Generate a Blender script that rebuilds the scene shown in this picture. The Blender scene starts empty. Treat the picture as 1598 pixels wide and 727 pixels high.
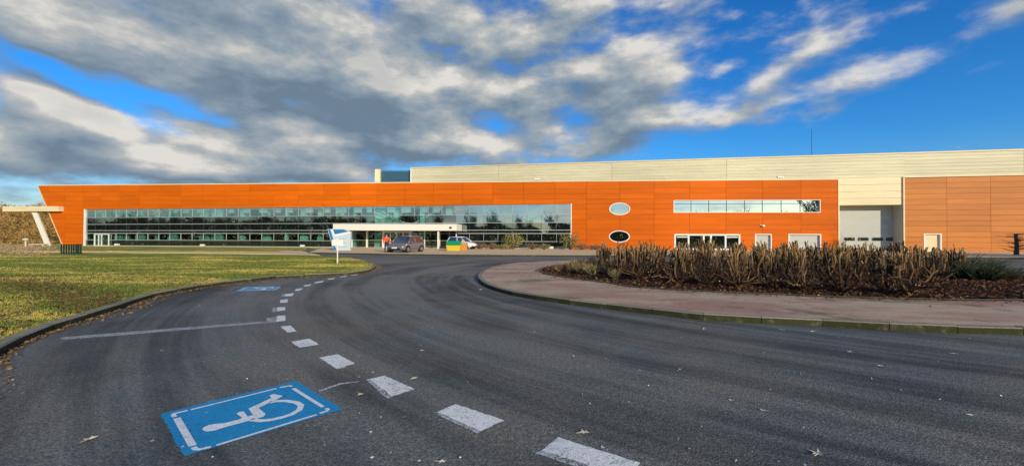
import bpy, bmesh, math, random
import numpy as np
from mathutils import Vector, Matrix
R = math.radians
rnd = random.Random(7)
S = bpy.context.scene
COL = S.collection

# ------------------------------------------------------------------ camera
F, CX, CY = 650.0, 799.0, 363.5          # focal length in photo pixels
PITCH, ROLL, CAMH = 0.0106, 0.0043, 1.6
fw = Vector((0, math.cos(PITCH), math.sin(PITCH)))
up0 = Vector((0, -math.sin(PITCH), math.cos(PITCH)))
rt = Vector((1, 0, 0)) * math.cos(ROLL) + up0 * math.sin(ROLL)
up = up0 * math.cos(ROLL) - Vector((1, 0, 0)) * math.sin(ROLL)
cam = bpy.data.cameras.new('camera'); cam.sensor_width = 36; cam.lens = F / 1598 * 36
cam.clip_start = 0.1; cam.clip_end = 6000
camo = bpy.data.objects.new('camera', cam); COL.objects.link(camo)
camo.matrix_world = Matrix(((rt.x, up.x, -fw.x, 0), (rt.y, up.y, -fw.y, 0), (rt.z, up.z, -fw.z, CAMH), (0, 0, 0, 1)))
S.camera = camo
C0 = Vector((0, 0, CAMH))
def ray(px, py): return fw * F + rt * (px - CX) - up * (py - CY)
def G(px, py, z=0.0):                      # point of the ground seen there
    d = ray(px, py); t = (z - CAMH) / d.z
    return C0 + d * t
def atY(px, py, Y):
    d = ray(px, py); return C0 + d * (Y / d.y)

# ------------------------------------------------------------------ light
SUN_EL, SUN_AZ = R(17), R(152)           # azimuth clockwise from +Y: behind the viewer, to the right
S.view_settings.view_transform = 'Standard'; S.view_settings.look = 'None'
S.view_settings.gamma = 1; S.view_settings.use_curve_mapping = False
S.view_settings.exposure = 0.3
sun_dir = Vector((math.sin(SUN_AZ) * math.cos(SUN_EL), math.cos(SUN_AZ) * math.cos(SUN_EL), math.sin(SUN_EL)))
sl = bpy.data.lights.new('sun', 'SUN'); sl.energy = 3.3; sl.angle = R(0.5); sl.color = (1, 0.85, 0.60)
so = bpy.data.objects.new('sun', sl); COL.objects.link(so); so.rotation_euler = sun_dir.to_track_quat('Z', 'Y').to_euler()

class NT:
    """small helper round a node tree"""
    def __init__(s, t): s.t = t; s.n = t.nodes; s.l = t.links
    def new(s, kind, **kw):
        n = s.n.new(kind)
        for k, v in kw.items(): setattr(n, k, v)
        return n
    def put(s, sock, v):
        if v is None: return
        if isinstance(v, bpy.types.NodeSocket): s.l.new(v, sock)
        else:
            if hasattr(sock.default_value, '__len__') and len(sock.default_value) == 4 and len(v) == 3: v = (*v, 1)
            sock.default_value = v
    def m(s, op, a, b=None, c=None, clamp=False):
        n = s.new('ShaderNodeMath', operation=op); n.use_clamp = clamp
        s.put(n.inputs[0], a); s.put(n.inputs[1], b); s.put(n.inputs[2], c); return n.outputs[0]
    def vm(s, op, a, b=None, c=None):
        n = s.new('ShaderNodeVectorMath', operation=op)
        s.put(n.inputs[0], a); s.put(n.inputs[1], b)
        if c is not None: s.put(n.inputs[2], c)
        return n.outputs['Value'] if op in ('DOT_PRODUCT', 'LENGTH', 'DISTANCE') else n.outputs[0]
    def mix(s, f, a, b, mode='MIX'):
        n = s.new('ShaderNodeMix', data_type='RGBA', blend_type=mode)
        s.put(n.inputs[0], f); s.put(n.inputs[6], a); s.put(n.inputs[7], b); return n.outputs[2]
    def noise(s, vec, scale, detail=4, rough=0.55, dist=0.0):
        n = s.new('ShaderNodeTexNoise'); s.put(n.inputs['Vector'], vec)
        n.inputs['Scale'].default_value = scale; n.inputs['Detail'].default_value = detail
        n.inputs['Roughness'].default_value = rough; n.inputs['Distortion'].default_value = dist
        return n.outputs[0]
    def ramp(s, f, a, b, lo=0.0, hi=1.0, smooth=True):
        n = s.new('ShaderNodeMapRange'); n.interpolation_type = 'SMOOTHSTEP' if smooth else 'LINEAR'
        s.put(n.inputs[0], f); n.inputs[1].default_value = a; n.inputs[2].default_value = b
        n.inputs[3].default_value = lo; n.inputs[4].default_value = hi; return n.outputs[0]
    def comb(s, x, y, z=0.0):
        n = s.new('ShaderNodeCombineXYZ'); s.put(n.inputs[0], x); s.put(n.inputs[1], y); s.put(n.inputs[2], z); return n.outputs[0]
    def sep(s, v):
        n = s.new('ShaderNodeSeparateXYZ'); s.put(n.inputs[0], v); return n.outputs

# sky: Nishita air with procedural clouds, laid out by compass direction and height
def cloud_group():
    g = bpy.data.node_groups.new('CloudCover', 'ShaderNodeTree')
    g.interface.new_socket('Direction', in_out='INPUT', socket_type='NodeSocketVector')
    g.interface.new_socket('Cover', in_out='OUTPUT', socket_type='NodeSocketFloat')
    T = NT(g); gi = T.new('NodeGroupInput'); go = T.new('NodeGroupOutput')
    d = T.vm('NORMALIZE', gi.outputs[0]); x, y, z = T.sep(d)
    az = T.m('ARCTAN2', x, y); el = T.m('ARCSINE', z)
    ae = T.comb(az, el)
    zz = T.m('ADD', T.m('MAXIMUM', z, 0.0), 0.16)
    pl = T.comb(T.m('DIVIDE', x, zz), T.m('DIVIDE', y, zz), 0.3)
    n1 = T.noise(T.vm('MULTIPLY', pl, (1.0, 1.2, 1)), 1.3, 9, 0.5, 0.0)
    n2 = T.noise(T.vm('MULTIPLY', ae, (1.0, 2.1, 1)), 5.2, 9, 0.54, 0.0)
    n = T.m('ADD', T.m('MULTIPLY', n1, 0.9), T.m('MULTIPLY', n2, 1.9))
    acc = T.m('SUBTRACT', n, 1.42)  # extra cloud added all round; unseen part overhead and behind neutralises blue shade light
    # clouds and gaps: photo column, row, half width, half height, weight, slope
    B = [(240, 55, 230, 80, .50, .10), (520, 90, 240, 85, .62, .22), (640, 160, 130, 45, .40, .1), (790, 35, 190, 60, .62, 0),
         (70, 60, 150, 60, .30, .1), (130, 200, 190, 34, .52, .05), (400, 215, 190, 34, .50, .12), (20, 140, 70, 14, .35, 0),
         (110, 128, 140, 15, -.7, .30), (270, 166, 120, 13, -.6, .18), (440, 158, 50, 10, -.35, -.1), 
         (760, 195, 40, 14, -.2, 0), (960, 30, 30, 14, -.35, 0), (905, 80, 50, 12, -.3, 0),
         (240, 256, 400, 28, .78, 0), (560, 225, 120, 26, .35, 0), (720, 232, 110, 20, .45, 0), (460, 130, 120, 40, .3, 0), (900, 140, 120, 34, .55, -.05), (1035, 118, 45, 22, .42, -.2), (990, 65, 60, 34, .25, 0),
         (1125, 108, 34, 13, .38, -.25), (1240, 93, 75, 17, .34, -.38), (1120, 150, 120, 34, .20, -.2), (1135, 185, 55, 15, .40, -.25),
         (900, 222, 90, 26, .45, -.05), (1000, 190, 40, 12, .38, 0), (1430, 85, 190, 26, .20, -.33), (1560, 28, 120, 18, .24, -.3),
         (1420, 150, 170, 9, .24, -.22), 
         (1210, 10, 150, 60, -.38, 0), (1400, 200, 330, 60, -.55, -.15), (1120, 235, 120, 25, -.35, 0), (1540, 140, 120, 40, -.15, 0),]
    for (px, py, rx, ry, w, sl_) in B:
        a0 = math.atan((px - 799) / F); c = math.cos(a0)
        e0 = math.atan((370 - py) / F * c)
        sx, sy = rx / F * c * c, ry / F * c
        q = T.vm('SUBTRACT', ae, (a0, e0, 0)); qx, qy, _ = T.sep(q)
        qy = T.m('MULTIPLY_ADD', qx, sl_ / max(c, .6), qy)
        r2 = T.m('MULTIPLY_ADD', T.m('MULTIPLY', qx, qx), 1 / sx ** 2, T.m('MULTIPLY', T.m('MULTIPLY', qy, qy), 1 / sy ** 2))
        acc = T.m('MULTIPLY_ADD', T.m('POWER', 2.718, T.m('MULTIPLY', r2, -0.8)), w * 0.85, acc)
    T.l.new(acc, go.inputs[0]); return g
world = bpy.data.worlds.new('World'); S.world = world; world.use_nodes = True
W = NT(world.node_tree); W.n.clear()
sky = W.new('ShaderNodeTexSky', sky_type='NISHITA'); sky.sun_disc = False
sky.sun_elevation = SUN_EL; sky.sun_rotation = SUN_AZ; sky.air_density = 1.0; sky.dust_density = 0.4; sky.ozone_density = 2.5
tc = W.new('ShaderNodeTexCoord'); grp = cloud_group()
def cover(v):
    n = W.new('ShaderNodeGroup'); n.node_tree = grp; W.put(n.inputs[0], v); return n.outputs[0]
dirv = tc.outputs['Generated']
c0 = cover(dirv); c1 = cover(W.vm('ADD', dirv, (0.016, -0.01, 0.042)))
alpha = W.ramp(c0, -0.12, 0.42)
lit = W.ramp(W.m('SUBTRACT', c0, c1), -0.30, 0.42, smooth=False)          # side turned to the low sun
thin = W.ramp(c0, 0.0, 1.25, 1.0, 0.0, smooth=False)
bil = W.noise(W.vm('MULTIPLY', dirv, (1.0, 1.0, 2.6)), 3.1, 7, 0.55)
bright = W.m('ADD', W.m('MULTIPLY', lit, 0.80), W.m('MULTIPLY', thin, 0.34)); bright = W.m('ADD', bright, W.m('MULTIPLY', W.m('SUBTRACT', bil, 0.5), 0.7))
_, _, dz = W.sep(dirv)
hs = W.new('ShaderNodeHueSaturation'); hs.inputs['Saturation'].default_value = 1.3; hs.inputs['Value'].default_value = 1.0
W.l.new(sky.outputs[0], hs.inputs['Color'])
air = W.mix(W.ramp(dz, 0.0, 0.22), (0.86, 0.92, 1.12), (0.36, 0.86, 1.26)); blue = W.mix(1.0, hs.outputs[0], air, 'MULTIPLY')
CL = 8.3
cr = W.new('ShaderNodeValToRGB'); W.l.new(bright, cr.inputs[0]); e = cr.color_ramp.elements
e[0].position = 0.22; e[0].color = (0.14, 0.20, 0.27, 1); e[1].position = 0.98; e[1].color = (0.66, 0.64, 0.60, 1)
for p_, c_ in ((0.42, (0.20, 0.265, 0.335, 1)), (0.60, (0.28, 0.335, 0.385, 1)), (0.78, (0.42, 0.435, 0.44, 1))): q_ = e.new(p_); q_.color = c_
lit_c = W.vm('MULTIPLY', cr.outputs[0], (CL, CL, CL))
skyc = W.mix(alpha, blue, lit_c)
bg = W.new('ShaderNodeBackground'); bg.inputs[1].default_value = 0.11; W.l.new(skyc, bg.inputs[0])
wo = W.new('ShaderNodeOutputWorld'); W.l.new(bg.outputs[0], wo.inputs[0])

# ------------------------------------------------------------------ materials
MATS = {}
def mat(name, col, rough=0.7, metal=0.0, spec=0.5, fn=None):
    m = bpy.data.materials.new(name); m.use_nodes = True; T = NT(m.node_tree)
    b = m.node_tree.nodes['Principled BSDF']
    b.inputs['Base Color'].default_value = (*col, 1); b.inputs['Roughness'].default_value = rough
    b.inputs['Metallic'].default_value = metal; b.inputs['Specular IOR Level'].default_value = spec
    if fn: fn(T, b, col)
    MATS[name] = m; return m
def pos(T): return T.new('ShaderNodeNewGeometry').outputs['Position']
def oc(T): return T.new('ShaderNodeTexCoord').outputs['Object']
def rand(T): return T.new('ShaderNodeObjectInfo').outputs['Random']
def bump(T, b, h, s=0.3, d=0.02):
    n = T.new('ShaderNodeBump'); n.inputs['Strength'].default_value = s; n.inputs['Distance'].default_value = d
    T.l.new(h, n.inputs['Height']); T.l.new(n.outputs[0], b.inputs['Normal'])
def mottled(amt=0.25, scale=3.0, bs=0.2, fine=60):
    def fn(T, b, col):
        p = pos(T); n = T.noise(p, scale, 6, 0.6); f = T.noise(p, fine, 3)
        k = T.m('MULTIPLY_ADD', n, amt * 2, 1 - amt); k2 = T.m('MULTIPLY_ADD', f, amt, 1 - amt / 2)
        T.l.new(T.mix(1.0, col, T.comb(T.m('MULTIPLY', k, k2), T.m('MULTIPLY', k, k2), T.m('MULTIPLY', k, k2)), 'MULTIPLY'), b.inputs['Base Color'])
        if bs: bump(T, b, f, bs, 0.01)
    return fn
def varied(amt=0.2):                        # each piece its own shade
    def fn(T, b, col):
        k = T.m('MULTIPLY_ADD', rand(T), amt * 2, 1 - amt); p = pos(T)
        n = T.noise(T.vm('MULTIPLY', p, (0.25, 0.25, 2.5)), 1.2, 4, 0.6)
        big = T.noise(p, 0.045, 2, 0.5); k = T.m('MULTIPLY', k, T.m('MULTIPLY_ADD', n, 0.42, 0.79)); k = T.m('MULTIPLY', k, T.m('MULTIPLY_ADD', big, 0.6, 0.7))
        T.l.new(T.mix(1.0, col, T.comb(k, k, k), 'MULTIPLY'), b.inputs['Base Color'])
    return fn

def asphalt_fn(T, b, col):
    p = pos(T); q = T.vm('SUBTRACT', p, (24, 17.5, 0)); x, y, z = T.sep(q)
    y2 = T.m('MULTIPLY', y, 1.45)
    r = T.m('SQRT', T.m('ADD', T.m('MULTIPLY', x, x), T.m('MULTIPLY', y2, y2)))
    a = T.m('ARCTAN2', y2, x)
    tr = T.noise(T.comb(T.m('MULTIPLY', r, 0.9), T.m('MULTIPLY', a, 1.6), 0), 1.0, 5, 0.6, 0.3)
    tr2 = T.noise(T.comb(T.m('MULTIPLY', r, 3.2), T.m('MULTIPLY', a, 2.2), 4), 1.0, 4, 0.6)
    big = T.noise(p, 0.22, 4, 0.6, 0.4); mid = T.noise(p, 1.1, 5, 0.65); ag = T.noise(p, 55, 3, 0.7); ag2 = T.noise(p, 160, 2, 0.6)
    v = T.new('ShaderNodeTexVoronoi'); v.inputs['Scale'].default_value = 70; T.l.new(p, v.inputs['Vector'])
    k = T.m('ADD', T.ramp(tr, 0.40, 0.60, 0.0, 0.62), T.ramp(tr2, 0.40, 0.62, 0.0, 0.30))
    k = T.m('ADD', k, T.ramp(big, 0.4, 0.62, 0.0, 0.45))
    k = T.m('ADD', k, T.ramp(mid, 0.35, 0.7, 0.0, 0.2))
    c = T.mix(k, (0.031, 0.032, 0.032), (0.135, 0.135, 0.122))
    warm = T.ramp(T.noise(p, 0.35, 3), 0.5, 0.64)
    c = T.mix(T.m('MULTIPLY', warm, 0.55), c, (0.13, 0.115, 0.098))
    st = T.m('GREATER_THAN', T.noise(p, 42, 2, 0.8), 0.69)
    c = T.mix(T.m('MULTIPLY', st, 0.2), c, (0.17, 0.17, 0.17))
    s = T.m('MULTIPLY', T.ramp(ag, 0.3, 0.7, 0.45, 1.65), T.ramp(v.outputs['Distance'], 0.0, 0.6, 0.7, 1.25))
    c = T.mix(1.0, c, T.comb(s, s, s), 'MULTIPLY')
    ag3 = T.noise(p, 19, 4, 0.75); s3 = T.ramp(ag3, 0.3, 0.7, 0.68, 1.36); c = T.mix(1.0, c, T.comb(s3, s3, s3), 'MULTIPLY')
    tint = T.noise(p, 0.5, 3, 0.6); c = T.mix(1.0, c, T.mix(T.ramp(tint, 0.4, 0.6), (0.90, 0.98, 0.97), (1.05, 1.0, 0.90)), 'MULTIPLY')
    T.l.new(c, b.inputs['Base Color'])
    T.l.new(T.ramp(tr, 0.35, 0.65, 0.82, 0.62), b.inputs['Roughness'])
    bump(T, b, T.m('ADD', ag, T.m('MULTIPLY', v.outputs['Distance'], 0.7)), 0.55, 0.012)
mat('asphalt', (0.05, 0.05, 0.05), 0.75, spec=0.35, fn=asphalt_fn)

def grass_fn(T, b, col):
    p = pos(T); big = T.noise(T.vm('MULTIPLY', p, (0.35, 1, 1)), 0.45, 5, 0.6, 0.6); mid = T.noise(p, 2.2, 5, 0.7); fine = T.noise(p, 26, 4, 0.75)
    c = T.mix(T.ramp(big, 0.44, 0.62), (0.20, 0.24, 0.03), (0.78, 0.58, 0.12))
    c = T.mix(T.ramp(mid, 0.42, 0.68), c, (0.13, 0.18, 0.022))
    c = T.mix(T.ramp(fine, 0.5, 0.75, 0, 0.7), c, (0.55, 0.43, 0.15))
    c = T.mix(T.ramp(fine, 0.48, 0.25, 0, 0.75), c, (0.03, 0.032, 0.01))
    T.l.new(c, b.inputs['Base Color']); bump(T, b, T.m('ADD', fine, mid), 0.4, 0.03)
mat('grass', (0.1, 0.1, 0.03), 0.95, spec=0.1, fn=grass_fn)
def blade_fn(T, b, col):
    p = pos(T); n = T.noise(T.vm('MULTIPLY', p, (0.35, 1, 1)), 0.45, 5, 0.6, 0.6); f = T.noise(p, 40, 2)
    c = T.mix(T.ramp(n, 0.44, 0.62), (0.18, 0.25, 0.022), (0.68, 0.52, 0.10))
    c = T.mix(T.ramp(f, 0.45, 0.65, 0, 0.7), c, (0.33, 0.27, 0.10)); T.l.new(c, b.inputs['Base Color'])
mat('grass_blade', (0.1, 0.12, 0.02), 0.8, spec=0.2, fn=blade_fn)

def pave_fn(T, b, col):
    p = pos(T); big = T.noise(T.vm('MULTIPLY', p, (0.5, 1.2, 1)), 0.7, 5, 0.65, 0.5); f = T.noise(p, 50, 3, 0.7); m_ = T.noise(p, 4, 5, 0.7)
    c = T.mix(T.ramp(big, 0.38, 0.62), (0.44, 0.255, 0.19), (0.55, 0.42, 0.285))
    c = T.mix(T.ramp(m_, 0.56, 0.72, 0, 0.7), c, (0.10, 0.09, 0.06))
    gr = T.ramp(T.noise(p, 0.55, 4, 0.6, 0.3), 0.56, 0.68, 0, 0.75)
    c = T.mix(gr, c, (0.13, 0.135, 0.055))
    s = T.ramp(f, 0.25, 0.75, 0.62, 1.3); c = T.mix(1.0, c, T.comb(s, s, s), 'MULTIPLY')
    T.l.new(c, b.inputs['Base Color']); bump(T, b, f, 0.4, 0.01)
mat('pink_paving', (0.3, 0.2, 0.17), 0.9, spec=0.2, fn=pave_fn)
mat('sand_paving', (0.72, 0.53, 0.30), 0.9, spec=0.2, fn=mottled(0.3, 0.9, 0.2))
def kerb_fn(T, b, col):
    p = pos(T); n = T.noise(p, 5, 6, 0.7); z = T.sep(p)[2]; f = T.noise(p, 40, 3, 0.7)
    nrm = T.sep(T.new('ShaderNodeNewGeometry').outputs['Normal'])[2]
    moss = T.m('MULTIPLY', T.ramp(n, 0.1, 0.5), T.ramp(nrm, 0.75, 0.3, 0.12, 1.0))
    c = T.mix(moss, col, (0.045, 0.05, 0.022)); s = T.m('MULTIPLY', T.ramp(f, 0.25, 0.75, 0.65, 1.3), T.m('MULTIPLY_ADD', rand(T), 0.35, 0.82))
    T.l.new(T.mix(1.0, c, T.comb(s, s, s), 'MULTIPLY'), b.inputs['Base Color']); bump(T, b, f, 0.4, 0.01)
mat('kerb_concrete', (0.30, 0.27, 0.20), 0.9, spec=0.2, fn=kerb_fn)
def soil_fn(T, b, col):
    p = pos(T); n = T.noise(p, 1.4, 5, 0.7); f = T.noise(p, 30, 4, 0.8)
    c = T.mix(T.ramp(n, 0.35, 0.65), (0.025, 0.012, 0.008), (0.065, 0.03, 0.018)); c = T.mix(T.ramp(f, 0.55, 0.72), c, (0.17, 0.11, 0.06))
    T.l.new(c, b.inputs['Base Color']); bump(T, b, f, 1.0, 0.05)
mat('bark_soil', (0.06, 0.03, 0.02), 0.95, spec=0.1, fn=soil_fn)
mat('mulch_chip', (0.11, 0.048, 0.026), 0.9, spec=0.1, fn=mottled(0.55, 25, 0))
mat('leaf_litter', (0.24, 0.15, 0.07), 0.85, spec=0.2, fn=mottled(0.5, 22, 0))
mat('bramble_stem', (0.42, 0.29, 0.18), 0.9, spec=0.1, fn=mottled(0.5, 0.8, 0))
mat('dead_leaf', (0.13, 0.08, 0.04), 0.9, spec=0.1, fn=mottled(0.6, 14, 0))
mat('fallen_leaf', (0.78, 0.68, 0.50), 0.7, spec=0.3, fn=mottled(0.25, 40, 0))
mat('pale_chip', (0.62, 0.6, 0.55), 0.8)
def paint(name, col, wear, amt=0.72):
    def fn(T, b, c_):
        p = pos(T); n = T.noise(p, 26, 5, 0.8); lg = T.noise(p, 3.0, 4, 0.6); w = T.m('ADD', n, T.m('MULTIPLY', T.m('SUBTRACT', lg, 0.5), 0.35))
        k = T.ramp(w, wear, wear + 0.06); vc = T.new('ShaderNodeTexVoronoi'); vc.feature = 'DISTANCE_TO_EDGE'; vc.inputs['Scale'].default_value = 5
        T.l.new(T.vm('ADD', p, T.comb(n, lg, 0)), vc.inputs['Vector']); k = T.m('MAXIMUM', k, T.m('MULTIPLY', T.m('LESS_THAN', vc.outputs['Distance'], 0.018), amt))
        s = T.ramp(T.noise(p, 70, 3), 0.2, 0.8, 0.75, 1.15)
        T.l.new(T.mix(1.0, c_, T.comb(s, s, s), 'MULTIPLY'), b.inputs['Base Color'])
        tr = T.new('ShaderNodeBsdfTransparent'); mx = T.new('ShaderNodeMixShader'); T.l.new(k, mx.inputs[0])
        T.l.new(b.outputs[0], mx.inputs[1]); T.l.new(tr.outputs[0], mx.inputs[2])
        T.l.new(mx.outputs[0], T.n['Material Output'].inputs[0])
        bump(T, b, n, 0.3, 0.01)
    return mat(name, col, 0.7, spec=0.3, fn=fn)
paint('road_paint_white', (0.90, 0.90, 0.84), 0.60, 0.8); paint('road_paint_worn', (0.6, 0.62, 0.62), 0.50, 0.9)
paint('road_paint_faded', (0.42, 0.43, 0.43), 0.545, 0.5)
paint('road_paint_blue', (0.010, 0.31, 0.60), 0.635, 0.3); paint('symbol_paint_white', (0.90, 0.92, 0.90), 0.68, 0.35)
paint('road_paint_pale_blue', (0.13, 0.36, 0.55), 0.66, 0.15)

mat('orange_panel', (0.60, 0.118, 0.002), 0.6, spec=0.12, fn=varied(0.085))
mat('tan_panel', (0.56, 0.195, 0.038), 0.5, spec=0.2, fn=varied(0.10))
mat('panel_backing', (0.16, 0.05, 0.01), 0.9)
mat('cream_metal', (0.64, 0.59, 0.40), 0.5, spec=0.35, fn=varied(0.05))
mat('cream_smooth', (0.74, 0.62, 0.38), 0.45, spec=0.4, fn=varied(0.04))
mat('white_metal', (0.78, 0.75, 0.66), 0.4, spec=0.4)
mat('frame_silver', (0.42, 0.45, 0.44), 0.45, metal=0.2)
mat('frame_dark', (0.05, 0.06, 0.06), 0.5)
mat('frame_white', (0.75, 0.74, 0.70), 0.4)
mat('roof_grey', (0.28, 0.27, 0.25), 0.9)
mat('door_grey', (0.42, 0.44, 0.42), 0.45, spec=0.4, fn=mottled(0.12, 0.6, 0))
mat('interior_wall', (0.20, 0.26, 0.24), 0.9, fn=mottled(0.35, 0.35, 0))
mat('interior_dark', (0.05, 0.055, 0.05), 0.9)
mat('interior_floor', (0.10, 0.10, 0.09), 0.7)
mat('teal_column', (0.42, 0.74, 0.69), 0.6)
mat('blind_grey', (0.55, 0.66, 0.66), 0.7)
mat('furniture', (0.06, 0.13, 0.12), 0.7)
mat('louvre', (0.07, 0.19, 0.30), 0.5)
def glass(name, refl, tint, rough=0.0, wav=0.004):
    m = bpy.data.materials.new(name); m.use_nodes = True; T = NT(m.node_tree); T.n.remove(T.n['Principled BSDF'])
    gl = T.new('ShaderNodeBsdfGlossy'); gl.inputs['Roughness'].default_value = rough; T.put(gl.inputs['Color'], (0.86, 0.94, 0.97))
    tr = T.new('ShaderNodeBsdfTransparent') if sum(tint) > 0.2 else T.new('ShaderNodeBsdfDiffuse')
    T.put(tr.inputs[0], tint)
    n = T.noise(pos(T), 1.1, 2, 0.5); bp = T.new('ShaderNodeBump'); bp.inputs['Strength'].default_value = 0.3; bp.inputs['Distance'].default_value = wav
    T.l.new(n, bp.inputs['Height']); T.l.new(bp.outputs[0], gl.inputs['Normal'])
    lw = T.new('ShaderNodeLayerWeight'); lw.inputs[0].default_value = 0.35
    f = T.m('ADD', T.m('MULTIPLY', lw.outputs['Fresnel'], 0.5), T.m('MULTIPLY_ADD', rand(T), 0.07, refl), clamp=True)
    mx = T.new('ShaderNodeMixShader'); T.l.new(f, mx.inputs[0]); T.l.new(tr.outputs[0], mx.inputs[1]); T.l.new(gl.outputs[0], mx.inputs[2])
    T.l.new(mx.outputs[0], T.n['Material Output'].inputs[0]); MATS[name] = m
glass('clear_glass', 0.15, (0.80, 0.93, 0.90)); glass('spandrel_glass', 0.24, (0.008, 0.012, 0.010))
glass('dark_glass', 0.12, (0.006, 0.010, 0.009)); glass('mirror_glass', 0.42, (0.02, 0.05, 0.06)); glass('car_glass', 0.15, (0.03, 0.035, 0.035))
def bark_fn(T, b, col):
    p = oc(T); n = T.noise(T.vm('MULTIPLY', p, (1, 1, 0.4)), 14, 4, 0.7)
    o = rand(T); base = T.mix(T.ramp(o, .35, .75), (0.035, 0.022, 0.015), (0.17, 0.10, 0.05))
    c = T.mix(T.ramp(n, 0.54, 0.70), base, (0.44, 0.29, 0.11)); T.l.new(T.mix(T.m('MULTIPLY', T.ramp(T.sep(p)[2], 0.7, 1.25, 0, 0.6), T.ramp(o, .25, .7, .25, 1.0)), c, (0.56, 0.35, 0.13)), b.inputs['Base Color']); bump(T, b, n, 0.7, 0.02)  # sunlit tips painted into the bark: colour pales toward the stem tops
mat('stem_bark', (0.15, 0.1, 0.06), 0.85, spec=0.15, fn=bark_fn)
mat('cut_wood', (0.55, 0.42, 0.24), 0.8)
mat('twig', (0.09, 0.055, 0.035), 0.85, fn=mottled(0.4, 6, 0))
mat('green_twig', (0.27, 0.21, 0.09), 0.85, fn=mottled(0.4, 9, 0))
mat('dark_green_twig', (0.045, 0.06, 0.025), 0.85, fn=mottled(0.4, 9, 0))
mat('tree_bark', (0.07, 0.055, 0.042), 0.9)
mat('hedge_leaf', (0.022, 0.026, 0.013), 0.9, fn=mottled(0.5, 1.5, 0))
mat('brown_scrub', (0.33, 0.19, 0.055), 0.9, fn=mottled(0.45, 0.15, 0, 2))
mat('shrub_leaf', (0.26, 0.24, 0.07), 0.8, fn=mottled(0.4, 5, 0))
mat('shrub_brown', (0.24, 0.15, 0.08), 0.8, fn=mottled(0.4, 5, 0))
mat('birch_bark', (0.62, 0.58, 0.48), 0.8)
mat('fence_green', (0.012, 0.035, 0.025), 0.6)
mat('sign_blue', (0.015, 0.16, 0.42), 0.5); mat('sign_grey', (0.50, 0.60, 0.66), 0.5, fn=mottled(0.08, 3, 0)); mat('sign_white', (0.82, 0.82, 0.78), 0.45)
mat('sign_text', (0.33, 0.42, 0.5), 0.6)
mat('car_grey', (0.22, 0.21, 0.23), 0.3, metal=0.4); mat('car_white', (0.72, 0.74, 0.74), 0.3)
mat('rubber', (0.015, 0.015, 0.016), 0.8); mat('black_plastic', (0.02, 0.02, 0.022), 0.6); mat('alloy', (0.5, 0.5, 0.5), 0.35, metal=0.8)
mat('lamp_glass', (0.75, 0.77, 0.78), 0.15); mat('plate_white', (0.8, 0.8, 0.76), 0.5); mat('lamp_red', (0.45, 0.02, 0.02), 0.3)
mat('skip_green', (0.0, 0.26, 0.10), 0.5); mat('skip_yellow', (0.66, 0.48, 0.03), 0.5); mat('crate_orange', (0.55, 0.24, 0.04), 0.6)
mat('hivis', (0.85, 0.07, 0.01), 0.7); mat('trousers', (0.015, 0.02, 0.06), 0.85); mat('skin', (0.5, 0.27, 0.17), 0.6); mat('hair', (0.03, 0.02, 0.015), 0.7); mat('shoe', (0.02, 0.02, 0.02), 0.7)
mat('stone_pale', (0.6, 0.55, 0.44), 0.8)

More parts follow.
